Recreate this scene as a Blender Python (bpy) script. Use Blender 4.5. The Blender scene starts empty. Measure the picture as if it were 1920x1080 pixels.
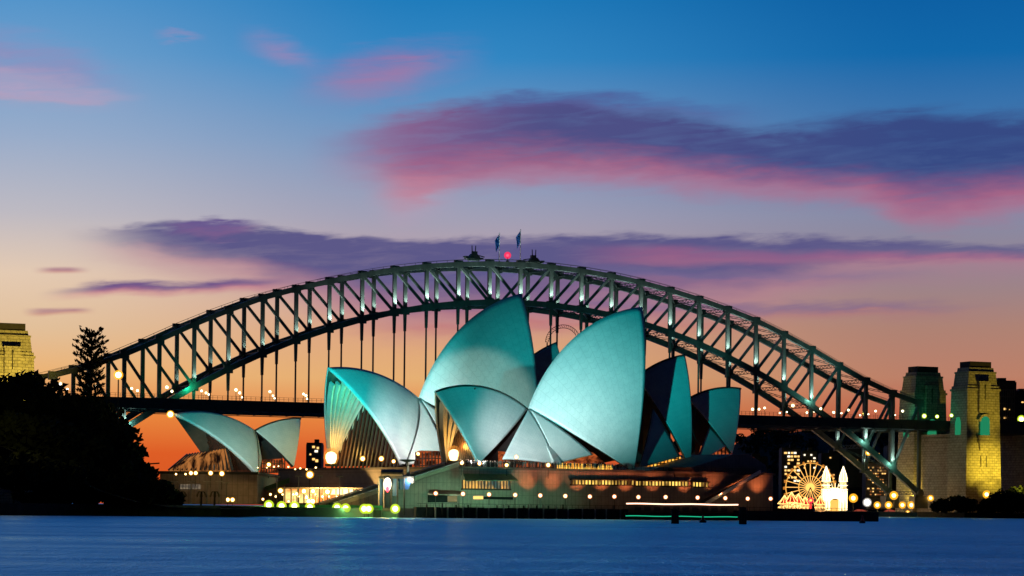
import bpy, math, random
from mathutils import Vector, Matrix
random.seed(7)
SC = bpy.context.scene
COL = SC.collection
R = math.radians
FPX, HC, HOR, ROLL = 4766.0, 2.8, 952.0, 0.0111   # focal length in 1920-wide pixels, eye height, horizon row, roll

# ------------------------------------------------------------------ camera
cd = bpy.data.cameras.new('camera')
cam = bpy.data.objects.new('camera', cd); COL.objects.link(cam)
cd.sensor_width = 36.0; cd.lens = 36.0*FPX/1920
cd.shift_y = (HOR-540)/1920
cd.clip_start = 1.0; cd.clip_end = 60000
cam.location = (0, 0, HC); cam.rotation_euler = (R(90), -ROLL, 0)
SC.camera = cam
SC.view_settings.view_transform = 'Standard'; SC.view_settings.look = 'None'
SC.view_settings.exposure = 0.0; SC.view_settings.gamma = 1.0
SC.cycles.use_denoising = True
SC.cycles.max_bounces = 5
SC.cycles.sample_clamp_indirect = 3.0

def lin(c):
    return tuple(((x/255)/12.92 if x/255 <= .04045 else ((x/255+.055)/1.055)**2.4) for x in c[:3]) + (1.0,)

class NT:
    def __init__(s, tree): s.t = tree
    def n(s, typ, **kw):
        nd = s.t.nodes.new(typ)
        for k, v in kw.items(): setattr(nd, k, v)
        return nd
    def put(s, sock, v):
        if isinstance(v, bpy.types.NodeSocket): s.t.links.new(v, sock)
        else: sock.default_value = v
    def m(s, op, a, b=None, c=None, clamp=False):
        nd = s.n('ShaderNodeMath', operation=op, use_clamp=clamp)
        for i, v in enumerate((a, b, c)):
            if v is not None: s.put(nd.inputs[i], v)
        return nd.outputs[0]
    def rng(s, v, a, b, c=0.0, d=1.0, smooth=True):
        nd = s.n('ShaderNodeMapRange', interpolation_type='SMOOTHSTEP' if smooth else 'LINEAR')
        for i, x in enumerate((v, a, b, c, d)): s.put(nd.inputs[i], x)
        return nd.outputs[0]
    def mix(s, f, a, b, blend='MIX'):
        nd = s.n('ShaderNodeMix', data_type='RGBA', blend_type=blend)
        s.put(nd.inputs[0], f); s.put(nd.inputs[6], a); s.put(nd.inputs[7], b)
        return nd.outputs[2]
    def ramp(s, f, stops, interp='LINEAR'):
        nd = s.n('ShaderNodeValToRGB'); cr = nd.color_ramp; cr.interpolation = interp
        while len(cr.elements) < len(stops): cr.elements.new(0.5)
        for e, (p, c) in zip(cr.elements, stops): e.position = p
        for e, (p, c) in zip(cr.elements, stops): e.color = c
        s.put(nd.inputs[0], f); return nd.outputs[0]
    def curve(s, f, pts):
        nd = s.n('ShaderNodeFloatCurve'); c = nd.mapping.curves[0]
        nd.mapping.use_clip = False
        while len(c.points) < len(pts): c.points.new(0.5, 0.5)
        for p, q in zip(c.points, pts): p.location = q; p.handle_type = 'AUTO_CLAMPED'
        nd.mapping.update(); s.put(nd.inputs[1], f); return nd.outputs[0]
    def noise(s, vec, scale, detail=3.0, rough=.5, dist=0.0):
        nd = s.n('ShaderNodeTexNoise'); s.put(nd.inputs['Vector'], vec)
        nd.inputs['Scale'].default_value = scale; nd.inputs['Detail'].default_value = detail
        nd.inputs['Roughness'].default_value = rough; nd.inputs['Distortion'].default_value = dist
        return nd.outputs[0]
    def xyz(s, x, y, z):
        nd = s.n('ShaderNodeCombineXYZ')
        for i, v in enumerate((x, y, z)): s.put(nd.inputs[i], v)
        return nd.outputs[0]
    def sep(s, v):
        nd = s.n('ShaderNodeSeparateXYZ'); s.put(nd.inputs[0], v); return nd.outputs

# ------------------------------------------------------------------ dusk sky (after sunset: no sun lamp)
world = bpy.data.worlds.new('World'); SC.world = world; world.use_nodes = True
wt = world.node_tree; wt.nodes.clear(); W = NT(wt)
tc = W.n('ShaderNodeTexCoord')
dx, dy, dz = W.sep(tc.outputs['Generated'])
az = W.m('ARCTAN2', dx, dy)
el = W.m('ARCSINE', dz)
PX = W.m('MULTIPLY_ADD', az, FPX, 960.0)
PXc = W.m('MINIMUM', W.m('MAXIMUM', PX, -600.0), 2520.0)
PY0 = W.m('MULTIPLY_ADD', el, -FPX, HOR)
PY = W.m('MULTIPLY_ADD', W.m('SUBTRACT', PXc, 960.0), ROLL, PY0)
def stops(lst):
    return [((HOR-y)/2000.0, lin(c)) for y, c in lst]
fac = W.m('DIVIDE', W.m('SUBTRACT', HOR, PY), 2000.0, clamp=True)
HI = [(-500, (32, 108, 190)), (-1040, (24, 88, 170))]
HIC = [(-500, (22, 96, 170)), (-1040, (16, 74, 148))]
HIR = [(-500, (20, 78, 140)), (-1040, (16, 58, 112))]
cl = W.ramp(fac, stops([(952, (214, 84, 30)), (850, (222, 94, 36)), (780, (234, 134, 60)), (700, (236, 180, 118)), (620, (226, 192, 154)), (520, (228, 202, 178)), (410, (190, 186, 194)), (270, (152, 172, 202)), (120, (108, 158, 204)), (0, (76, 146, 202))] + HI), 'LINEAR')
cm = W.ramp(fac, stops([(952, (210, 80, 36)), (850, (220, 92, 42)), (780, (230, 134, 66)), (710, (230, 176, 116)), (620, (220, 164, 128)), (520, (192, 162, 164)), (410, (162, 160, 182)), (270, (120, 152, 192)), (120, (52, 136, 196)), (0, (28, 122, 186))] + HIC), 'LINEAR')
cr_ = W.ramp(fac, stops([(952, (146, 62, 48)), (850, (178, 78, 52)), (780, (190, 100, 72)), (710, (188, 128, 104)), (620, (174, 130, 116)), (520, (150, 132, 142)), (410, (134, 138, 166)), (270, (70, 120, 174)), (120, (18, 104, 170)), (0, (12, 94, 162))] + HIR), 'LINEAR')
base = W.mix(W.rng(PXc, 0.0, 800.0), cl, W.mix(W.rng(PXc, 800.0, 1750.0), cm, cr_))
wv = W.xyz(W.m('MULTIPLY', PXc, .0032), W.m('MULTIPLY', PY, .010), 3.0)
n1 = W.noise(wv, 1.0, 4.0, .55, .4)
n2 = W.noise(W.xyz(W.m('MULTIPLY', PXc, .012), W.m('MULTIPLY', PY, .045), 9.0), 1.0, 3.0, .5)
n3 = W.noise(W.xyz(W.m('MULTIPLY', W.m('MULTIPLY_ADD', PY, .6, PXc), .0075), W.m('MULTIPLY', W.m('MULTIPLY_ADD', PXc, .05, PY), .055), 21.0), 1.0, 5.0, .62, .6)
wy = W.m('ADD', W.m('MULTIPLY', W.m('SUBTRACT', n1, .5), 62.0), W.m('ADD', W.m('MULTIPLY', W.m('SUBTRACT', n2, .5), 30.0), W.m('MULTIPLY', W.m('SUBTRACT', n3, .5), 34.0)))
PYw = W.m('ADD', PY, wy)
XN = W.m('DIVIDE', W.m('ADD', PXc, 200.0), 2320.0)
def cloud(sky, pts, soft_t, soft_b, c_top, c_bot, amount, x0=None, x1=None, fade=120.0, c_split=(.35, .95), warp=1.0, wisp=.5):
    """one drifting cloud bank: (x, top row, bottom row) control points over azimuth, elevation measured downwards"""
    top = W.m('MULTIPLY', W.curve(XN, [((x+200)/2320, t/1080) for x, t, b in pts]), 1080.0)
    bot = W.m('MULTIPLY', W.curve(XN, [((x+200)/2320, b/1080) for x, t, b in pts]), 1080.0)
    yw = W.m('MULTIPLY_ADD', wy, warp, PY)
    d = W.m('MULTIPLY', W.rng(yw, W.m('SUBTRACT', top, soft_t), W.m('ADD', top, soft_t)),
            W.m('SUBTRACT', 1.0, W.rng(yw, W.m('SUBTRACT', bot, soft_b), W.m('ADD', bot, soft_b))))
    if x0 is not None: d = W.m('MULTIPLY', d, W.rng(PXc, x0-fade*.2, x0+fade))
    if x1 is not None: d = W.m('MULTIPLY', d, W.m('SUBTRACT', 1.0, W.rng(PXc, x1-fade, x1+fade*.2)))
    d = W.m('MULTIPLY', d, W.m('MULTIPLY', amount, W.m('MULTIPLY_ADD', W.m('MULTIPLY_ADD', n3, 1.1, W.m('MULTIPLY', n1, .5)), wisp*1.5, 1.0-wisp*1.2)), clamp=True)
    t = W.m('DIVIDE', W.m('SUBTRACT', yw, top), W.m('MAXIMUM', W.m('SUBTRACT', bot, top), 4.0), clamp=True)
    return W.mix(d, sky, W.mix(W.rng(t, c_split[0], c_split[1]), c_top, c_bot))
PUR = lin((76, 80, 140)); PUR2 = lin((96, 88, 140)); PNK = lin((178, 106, 136)); PNK2 = lin((208, 120, 140))
main_top = W.mix(W.rng(PXc, 650.0, 1050.0), lin((142, 100, 144)), W.mix(W.rng(PXc, 1050.0, 1800.0), lin((78, 80, 134)), lin((54, 74, 132))))
sky = base
sky = cloud(sky, [(-200, 92, 180), (0, 96, 182), (120, 118, 192), (260, 165, 202), (400, 190, 200), (2120, 190, 200)], 40, 50, lin((146, 140, 186)), lin((200, 152, 178)), .6, None, 270, 160, wisp=.8)
sky = cloud(sky, [(-200, 180, 205), (0, 186, 204), (240, 196, 206), (2120, 196, 206)], 10, 10, lin((190, 160, 190)), lin((206, 155, 175)), .5, None, 260, 120)
sky = cloud(sky, [(-200, 72, 85), (280, 80, 88), (370, 79, 88), (2120, 80, 88)], 7, 8, lin((150, 140, 186)), lin((170, 140, 180)), .5, 280, 380, 40)
sky = cloud(sky, [(-200, 60, 90), (440, 58, 92), (520, 78, 118), (600, 110, 140), (2120, 110, 140)], 22, 26, lin((140, 135, 186)), lin((180, 130, 172)), .6, 440, 600, 80, (.2, .9), 1.0, .7)
sky = cloud(sky, [(-200, 150, 190), (520, 150, 190), (640, 118, 188), (740, 104, 170), (860, 96, 130), (2120, 95, 120)], 30, 36, lin((140, 118, 172)), lin((176, 116, 158)), .66, 540, 900, 160, (.1, .8), 1.0, .8)
sky = cloud(sky, [(-200, 262, 320), (600, 266, 320), (700, 232, 335), (780, 212, 352), (950, 196, 336), (1100, 206, 338), (1300, 232, 352), (1480, 252, 368), (1600, 242, 384), (1720, 236, 424), (1920, 236, 408), (2120, 240, 405)], 26, 36, main_top, PNK, .96, 585, None, 210, (.42, 1.0), 1.0, .42)
sky = cloud(sky, [(-200, 190, 215), (820, 192, 215), (1000, 186, 215), (1200, 196, 220), (1420, 205, 232), (2120, 215, 230)], 14, 14, lin((76, 100, 160)), lin((90, 90, 150)), .5, 820, 1450, 150, wisp=.9)
sky = cloud(sky, [(-200, 350, 400), (680, 350, 400), (740, 335, 415), (830, 335, 380), (2120, 335, 360)], 30, 44, PNK2, lin((190, 156, 178)), .5, 680, 870, 80)
sky = cloud(sky, [(-200, 430, 465), (150, 440, 472), (250, 436, 488), (370, 432, 508), (480, 438, 530), (600, 448, 570), (800, 450, 612), (960, 450, 612), (1200, 450, 590), (1400, 448, 560), (1600, 456, 512), (1920, 476, 502), (2120, 480, 500)], 10, 60, lin((92, 88, 136)), lin((178, 122, 142)), .98, 140, None, 190, (.4, 1.0), .8, .35)
sky = cloud(sky, [(-200, 425, 440), (300, 430, 446), (400, 424, 452), (500, 424, 440), (2120, 424, 440)], 9, 10, lin((104, 88, 142)), lin((130, 96, 142)), .8, 300, 500, 60, wisp=.9)
sky = cloud(sky, [(-200, 480, 494), (1150, 464, 498), (1500, 476, 496), (1920, 488, 500), (2120, 490, 502)], 8, 10, lin((160, 98, 136)), lin((176, 108, 136)), .62, 1060, None, 200, (.3, 1.0), .35)
sky = cloud(sky, [(-200, 512, 534), (1000, 505, 535), (1300, 512, 530), (1700, 516, 532), (2120, 516, 530)], 12, 14, lin((120, 104, 146)), lin((150, 110, 140)), .6, 900, 1750, 250, (.3, 1.0), .6, .8)
sky = cloud(sky, [(-200, 560, 580), (900, 562, 592), (1300, 568, 594), (1750, 574, 596), (2120, 580, 592)], 14, 18, lin((124, 100, 140)), lin((172, 110, 124)), .72, 640, 1850, 300, (.3, 1.0), .7, .6)
sky = cloud(sky, [(-200, 604, 624), (900, 606, 624), (1300, 604, 620), (1750, 604, 618), (2120, 604, 618)], 10, 14, lin((190, 112, 118)), lin((196, 120, 112)), .55, 640, 1500, 260, (.3, 1.0), .7, .9)
sky = cloud(sky, [(-200, 560, 574), (90, 552, 566), (200, 536, 556), (300, 538, 553), (420, 530, 548), (560, 522, 547), (2120, 522, 540)], 7, 9, lin((112, 86, 136)), lin((196, 124, 140)), .95, 90, 560, 120, (.3, 1.0), .4, .5)
sky = cloud(sky, [(-200, 512, 520), (40, 512, 520), (160, 511, 519), (2120, 512, 518)], 4, 4, lin((160, 104, 130)), lin((190, 116, 120)), .7, 70, 170, 40, (.3, 1.0), .1)
sky = cloud(sky, [(-200, 588, 598), (60, 586, 598), (160, 584, 592), (2120, 586, 592)], 4, 5, lin((160, 104, 130)), lin((190, 120, 120)), .75, 50, 180, 40, (.3, 1.0), .1)
# the glow lies in the west; overhead and to the east the sky is already dark
dark = W.m('MULTIPLY', W.rng(dy, -.1, .88, .022, 1.0), W.rng(el, .55, 1.15, 1.0, .32))
sky = W.mix(1.0, sky, W.xyz(dark, dark, dark), 'MULTIPLY')
bg = W.n('ShaderNodeBackground'); W.put(bg.inputs[0], sky); bg.inputs[1].default_value = 1.0
wo = W.n('ShaderNodeOutputWorld'); wt.links.new(bg.outputs[0], wo.inputs[0])

# ------------------------------------------------------------------ floodlights of the place
def aim(o, target):
    d = Vector(target)-o.location
    o.rotation_euler = d.to_track_quat('-Z', 'Y').to_euler()
def spot(loc, target, power, color, angle=60, blend=.8, radius=1.0, name='floodlight'):
    l = bpy.data.lights.new(name, 'SPOT'); l.energy = power; l.color = color[:3]
    l.spot_size = R(angle); l.spot_blend = blend; l.shadow_soft_size = radius
    o = bpy.data.objects.new(name, l); COL.objects.link(o); o.location = loc; aim(o, target); return o
def point(loc, power, color, radius=.5, name='lamp_light'):
    l = bpy.data.lights.new(name, 'POINT'); l.energy = power; l.color = color[:3]; l.shadow_soft_size = radius
    o = bpy.data.objects.new(name, l); COL.objects.link(o); o.location = loc; return o
def at(px, py, Y):
    u, v = px-960.0, py-HOR
    c, s = math.cos(ROLL), math.sin(ROLL)
    u, v = u*c+v*s, -u*s+v*c
    return Vector((u*Y/FPX, Y, HC-v*Y/FPX))
TEAL = (.16, .92, .86); PALE = (.62, .95, 1.0); WARM = (1.0, .62, .18); GOLD = (1.0, .72, .10); GREEN = (.02, .9, .42)
KW = 1000.0
DEEP = (.008, .88, .90); COLD = (.95, .96, 1.0)
spot((-68, 491, 10), at(1140, 560, 725), 2150*KW, DEEP, 25, 1.0, 1.5)
spot((-13, 661, 15), at(1045, 765, 712), 108*KW, COLD, 48, 1.0, .8)
spot((-13, 661, 15), at(1150, 800, 716), 22*KW, (.8, 1.0, .85), 36, 1.0, .8)
spot((-32, 700, 15), at(765, 790, 762), 150*KW, COLD, 34, 1.0, .8)
spot((-70, 600, 10), at(680, 680, 770), 1500*KW, DEEP, 20, 1.0, 1.0)
spot((-34, 690, 15), at(885, 785, 780), 120*KW, (.80, .98, .82), 27, .25, .5)
spot((-34, 690, 15), at(915, 660, 780), 105*KW, DEEP, 50, 1.0, .5)
spot((-26, 662, 15), at(965, 825, 705), 34*KW, (.30, .95, .96), 42, 1.0, .6)
spot((-92, 716, 14.6), at(440, 845, 770), 30*KW, (.95, .98, .86), 40, 1.0, .8)
spot((-92, 684, 18), at(420, 775, 775), 105*KW, DEEP, 34, .9, 1.0)
spot((-80, 716, 14.6), at(525, 835, 775), 24*KW, (.95, .98, .9), 40, 1.0, .8)

# ------------------------------------------------------------------ materials
MATS = {}
def mat(name, col=(.5, .5, .5), rough=.6, metal=0.0, spec=.5):
    if name in MATS: return MATS[name]
    m = bpy.data.materials.new(name); m.use_nodes = True
    b = m.node_tree.nodes['Principled BSDF']
    b.inputs['Base Color'].default_value = tuple(col[:3])+(1,)
    b.inputs['Roughness'].default_value = rough; b.inputs['Metallic'].default_value = metal
    b.inputs['Specular IOR Level'].default_value = spec
    MATS[name] = m; return m
def noisy(name, col, col2, scale, rough=.7, bump=0.0, stretch=(1, 1, 1), metal=0.0, spec=.4):
    m = mat(name, col, rough, metal, spec); T = NT(m.node_tree); b = m.node_tree.nodes['Principled BSDF']
    tcn = T.n('ShaderNodeTexCoord'); mp = T.n('ShaderNodeMapping'); mp.inputs['Scale'].default_value = stretch
    T.put(mp.inputs[0], tcn.outputs['Object'])
    nz = T.noise(mp.outputs[0], scale, 5.0, .6)
    T.put(b.inputs['Base Color'], T.mix(T.rng(nz, .3, .7), tuple(col)+(1,), tuple(col2)+(1,)))
    if bump:
        bp = T.n('ShaderNodeBump'); bp.inputs['Strength'].default_value = bump; T.put(bp.inputs['Height'], nz)
        T.put(b.inputs['Normal'], bp.outputs[0])
    return m
def glow(name, col, strength):
    if name in MATS: return MATS[name]
    m = bpy.data.materials.new(name); m.use_nodes = True; t = m.node_tree; t.nodes.clear()
    e = t.nodes.new('ShaderNodeEmission'); e.inputs[0].default_value = tuple(col[:3])+(1,); e.inputs[1].default_value = strength
    o = t.nodes.new('ShaderNodeOutputMaterial'); t.links.new(e.outputs[0], o.inputs[0])
    MATS[name] = m; return m
def halo(name, col, strength, opac):
    """see-through glowing globe: lamp bloom built as a shell, the bulb shows through it"""
    m = bpy.data.materials.new(name); m.use_nodes = True; t = m.node_tree; t.nodes.clear()
    e = t.nodes.new('ShaderNodeEmission'); e.inputs[0].default_value = tuple(col[:3])+(1,); e.inputs[1].default_value = strength
    tr = t.nodes.new('ShaderNodeBsdfTransparent'); mx = t.nodes.new('ShaderNodeMixShader'); mx.inputs[0].default_value = opac
    o = t.nodes.new('ShaderNodeOutputMaterial'); t.links.new(tr.outputs[0], mx.inputs[1]); t.links.new(e.outputs[0], mx.inputs[2]); t.links.new(mx.outputs[0], o.inputs[0])
    MATS[name] = m; return m

# tiled sail: fans of glazed tile lids, joints radiating from the foot
tile = mat('shell_tile', (.78, .78, .74), .38); T = NT(tile.node_tree); b = tile.node_tree.nodes['Principled BSDF']
uv = T.n('ShaderNodeUVMap'); uv.uv_map = 'UVMap'; ux, uy, _ = T.sep(uv.outputs[0])
lx = T.m('PINGPONG', T.m('MULTIPLY', ux, 16.0), .5)
vv = T.m('ADD', T.m('MULTIPLY', uy, 22.0), T.m('MULTIPLY', lx, .9))
ly = T.m('PINGPONG', vv, .5)
jt = T.m('MAXIMUM', T.m('LESS_THAN', lx, .035), T.m('LESS_THAN', ly, .05))
tco = T.n('ShaderNodeTexCoord'); nz = T.noise(tco.outputs['Object'], .35, 4.0, .6)
nz2 = T.noise(tco.outputs['Object'], 2.2, 3.0, .7)
c0 = T.mix(T.rng(nz, .3, .7), (.72, .73, .70, 1), (.82, .81, .77, 1))
c0 = T.mix(T.m('MULTIPLY', T.rng(nz2, .45, .75), .25), c0, (.62, .63, .58, 1))
T.put(b.inputs['Base Color'], T.mix(T.m('MULTIPLY', jt, .26), c0, (.40, .42, .38, 1)))
conc = noisy('pale_concrete', (.50, .46, .40), (.42, .38, .33), .3, .8)
# podium: precast granite-faced panels with upright joints
pod = mat('podium_panels', (.32, .27, .25), .75); T = NT(pod.node_tree); b = pod.node_tree.nodes['Principled BSDF']
tcp = T.n('ShaderNodeTexCoord'); mp = T.n('ShaderNodeMapping'); mp.inputs['Rotation'].default_value = (0, 0, -R(35))
T.put(mp.inputs[0], tcp.outputs['Object']); px_, py_, pz_ = T.sep(mp.outputs[0])
j1 = T.m('LESS_THAN', T.m('PINGPONG', T.m('MULTIPLY', px_, .8), .5), .06)
j2 = T.m('LESS_THAN', T.m('PINGPONG', T.m('MULTIPLY', pz_, .33), .5), .02)
pn = T.noise(tcp.outputs['Object'], .5, 5.0, .65)
cc = T.mix(T.rng(pn, .3, .7), (.34, .28, .255, 1), (.25, .21, .20, 1))
T.put(b.inputs['Base Color'], T.mix(T.m('MULTIPLY', T.m('MAXIMUM', j1, j2), .55), cc, (.12, .10, .10, 1)))
steel = noisy('bridge_steel', (.085, .10, .095), (.05, .06, .056), .25, .5, 0, (1, 1, .4))
darksteel = noisy('dark_steel', (.05, .055, .055), (.035, .04, .04), .3, .6)
black = noisy('blackened_timber', (.022, .02, .018), (.012, .012, .012), 1.2, .8, .3)
# granite blocks of the pylons
gran = mat('granite_blocks', (.42, .37, .27), .85); T = NT(gran.node_tree); b = gran.node_tree.nodes['Principled BSDF']
tcg = T.n('ShaderNodeTexCoord'); gx, gy, gz = T.sep(tcg.outputs['Object'])
bk = T.n('ShaderNodeTexBrick'); T.put(bk.inputs['Vector'], T.xyz(T.m('ADD', gx, gy), gz, 0.0))
bk.inputs['Scale'].default_value = .17; bk.inputs['Mortar Size'].default_value = .022
bk.inputs['Color1'].default_value = (.46, .41, .30, 1); bk.inputs['Color2'].default_value = (.35, .31, .23, 1); bk.inputs['Mortar'].default_value = (.17, .15, .11, 1)
gn = T.noise(tcg.outputs['Object'], .45, 5.0, .65)
T.put(b.inputs['Base Color'], T.mix(T.m('MULTIPLY', T.rng(gn, .48, .64), .5), bk.outputs[0], (.13, .115, .08, 1)))
bp = T.n('ShaderNodeBump'); bp.inputs['Strength'].default_value = .5; bp.inputs['Distance'].default_value = .5; T.put(bp.inputs['Height'], gn); T.put(b.inputs['Normal'], bp.outputs[0])
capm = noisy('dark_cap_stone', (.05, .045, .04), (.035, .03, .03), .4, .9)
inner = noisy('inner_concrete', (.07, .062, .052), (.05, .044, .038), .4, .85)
leaf = noisy('dark_foliage', (.030, .042, .018), (.018, .028, .012), .5, .9, 0, spec=.1)
leaf2 = noisy('pine_foliage', (.022, .034, .018), (.014, .022, .012), .5, .9, 0, spec=.1)
bark = noisy('bark', (.05, .04, .03), (.03, .025, .02), 2.0, .9)
earth = noisy('dark_earth', (.025, .024, .018), (.014, .016, .011), .08, .95, 0, spec=.05)
paving = noisy('paving', (.17, .15, .14), (.12, .105, .10), .2, .8)
seaw = noisy('sea_wall_stone', (.07, .065, .06), (.035, .035, .035), .35, .85)
facade = noisy('far_facade', (.060, .056, .056), (.04, .038, .04), .1, .8)
facade2 = noisy('far_facade_pale', (.17, .15, .14), (.11, .10, .095), .1, .8)
roofm = noisy('grey_brown_roof', (.27, .22, .20), (.2, .17, .155), .8, .7)
greenroof = noisy('green_awning', (.10, .26, .17), (.07, .2, .13), .8, .7)
bluep = mat('blue_panel', (.04, .12, .32), .3)
white = noisy('white_paint', (.78, .78, .76), (.7, .7, .68), .6, .5)
flagblue = mat('flag_blue', (.03, .16, .5), .8)
clothd = noisy('dark_clothing', (.03, .03, .035), (.05, .045, .05), 3.0, .9)
clothl = noisy('pale_clothing', (.45, .44, .42), (.36, .36, .36), 3.0, .9)
skin = mat('skin', (.45, .28, .2), .6)
glass = mat('dark_glass', (.02, .022, .025), .08)
brown = noisy('bronze_mullion', (.055, .026, .018), (.03, .016, .012), 1.0, .45)
red = mat('red_paint', (.45, .02, .02), .5)
# interior seen through bronze glazing: warm lit rooms of uneven brightness
def lit_room(name, c1, c2, s, sx=.25, sz=.5):
    m = bpy.data.materials.new(name); m.use_nodes = True; t = m.node_tree; t.nodes.clear(); T = NT(t)
    tcn = T.n('ShaderNodeTexCoord'); mp = T.n('ShaderNodeMapping'); mp.inputs['Scale'].default_value = (sx, sx, sz)
    T.put(mp.inputs[0], tcn.outputs['Object']); nzz = T.noise(mp.outputs[0], 1.0, 3.0, .6)
    e = T.n('ShaderNodeEmission'); T.put(e.inputs[0], T.mix(T.rng(nzz, .38, .62), tuple(c1)+(1,), tuple(c2)+(1,))); e.inputs[1].default_value = s
    o = T.n('ShaderNodeOutputMaterial'); t.links.new(e.outputs[0], o.inputs[0]); MATS[name] = m; return m
foyer = lit_room('lit_foyer', (.035, .008, .004), (.60, .12, .03), .8)
bar = lit_room('lit_bar', (.9, .32, .03), (1.0, .62, .10), 1.3, .5, .8)
hallglass = lit_room('lit_hall_glazing', (.006, .003, .002), (.05, .016, .008), 1.0, .4, .1)
arcade = lit_room('lit_arcade', (.8, .22, .04), (1.0, .66, .22), 1.5, .18, .3)
slotlit = lit_room('lit_slot_windows', (.05, .02, .005), (1.0, .62, .12), 1.6, .35, .1)
winlit = glow('lit_window_warm', (1.0, .55, .16), 1.6)
wincool = glow('lit_window_cool', (.55, .95, .85), 1.1)
winwhite = glow('lit_window_white', (1.0, .86, .62), 1.8)
bulbw = glow('bulb_warm', (1.0, .74, .34), 14.0)
bulbo = glow('bulb_orange', (1.0, .58, .16), 14.0)
bulby = glow('bulb_yellow_green', (.95, 1.0, .32), 14.0)
bulbwh = glow('bulb_white', (1.0, .96, .85), 14.0)
bulbr = glow('bulb_red', (1.0, .03, .05), 9.0)
halow = halo('bloom_globe_peach', (1.0, .30, .12), 1.6, .45)
haloo = halo('bloom_globe_amber', (1.0, .42, .02), 1.7, .45)
haloy = halo('bloom_globe_lime', (.62, .85, .03), 1.3, .5)
haloc = halo('bloom_globe_cream', (1.0, .86, .26), 1.3, .45)
halor = halo('bloom_globe_red', (1.0, .02, .08), 1.2, .5)
halowh = halo('bloom_globe_clear', (.9, .85, .75), 1.0, .4)
string_w = glow('bulb_string_gold', (1.0, .56, .16), 3.2)
string_h = glow('bulb_string_white', (1.0, .80, .45), 4.0)
strip_w = glow('warm_trail_strip', (1.0, .55, .36), 3.0)
strip_g = glow('green_trail_strip', (.02, .7, .36), .9)
gate_lit = mat('gate_plaster', (.8, .74, .6), .6)
# water of the harbour at dusk
wat = bpy.data.materials.new('harbour_water'); wat.use_nodes = True; t = wat.node_tree; t.nodes.clear(); T = NT(t)
tcw = T.n('ShaderNodeTexCoord'); wxx, wyy, wzz = T.sep(tcw.outputs['Object'])
w1 = T.noise(T.xyz(T.m('MULTIPLY', wxx, .22), T.m('MULTIPLY', wyy, .06), 0.0), 1.0, 5.0, .68, .4)
w2 = T.noise(T.xyz(T.m('MULTIPLY', wxx, .035), T.m('MULTIPLY', wyy, .010), 5.0), 1.0, 3.0, .5)
w3 = T.noise(T.xyz(T.m('MULTIPLY', wxx, .9), T.m('MULTIPLY', wyy, .35), 2.0), 1.0, 4.0, .7)
bpn = T.n('ShaderNodeBump'); bpn.inputs['Strength'].default_value = .8; bpn.inputs['Distance'].default_value = 2.2
T.put(bpn.inputs['Height'], T.m('ADD', T.m('MULTIPLY_ADD', w2, 2.2, w1), T.m('MULTIPLY', w3, .35)))
gust = T.noise(T.xyz(T.m('MULTIPLY', wxx, .011), T.m('MULTIPLY', wyy, .055), 8.0), 1.0, 5.0, .65, .5)
gl = T.n('ShaderNodeBsdfGlossy'); gl.inputs['Color'].default_value = (.62, .98, 1.0, 1); T.put(gl.inputs['Roughness'], T.rng(gust, .3, .7, .26, .46))
df = T.n('ShaderNodeBsdfDiffuse'); df.inputs['Color'].default_value = (.04, .46, 1.0, 1)
T.put(gl.inputs['Normal'], bpn.outputs[0]); T.put(df.inputs['Normal'], bpn.outputs[0])
ms = T.n('ShaderNodeMixShader'); ms.inputs[0].default_value = .62
t.links.new(df.outputs[0], ms.inputs[1]); t.links.new(gl.outputs[0], ms.inputs[2])
o_ = T.n('ShaderNodeOutputMaterial'); t.links.new(ms.outputs[0], o_.inputs[0]); MATS['water'] = wat

# ------------------------------------------------------------------ helpers
def props(o, label=None, cat=None, group=None, kind=None):
    if label: o['label'] = label
    if cat: o['category'] = cat
    if group: o['group'] = group
    if kind: o['kind'] = kind
    return o
def thing(name, label, cat, loc=(0, 0, 0), rz=0.0, group=None):
    o = bpy.data.objects.new(name, None); COL.objects.link(o); o.location = loc; o.rotation_euler = (0, 0, rz)
    o.empty_display_size = .5
    return props(o, label, cat, group)
def part_copy(c, parent):
    d = c.copy(); COL.objects.link(d); d.parent = parent; return d
def dup(root, loc, rz=None, label=None, group=None, scale=None):
    r = root.copy(); COL.objects.link(r); r.location = loc
    if rz is not None: r.rotation_euler = (0, 0, rz)
    if scale is not None: r.scale = scale if hasattr(scale, '__len__') else (scale,)*3
    if label: r['label'] = label
    if group: r['group'] = group
    for ch in [c for c in KIDS.get(root.name, [])]:
        c = part_copy(ch, r); KIDS.setdefault(r.name, []).append(c)
        for g in KIDS.get(ch.name, []):
            KIDS.setdefault(c.name, []).append(part_copy(g, c))
    return r
KIDS = {}
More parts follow.
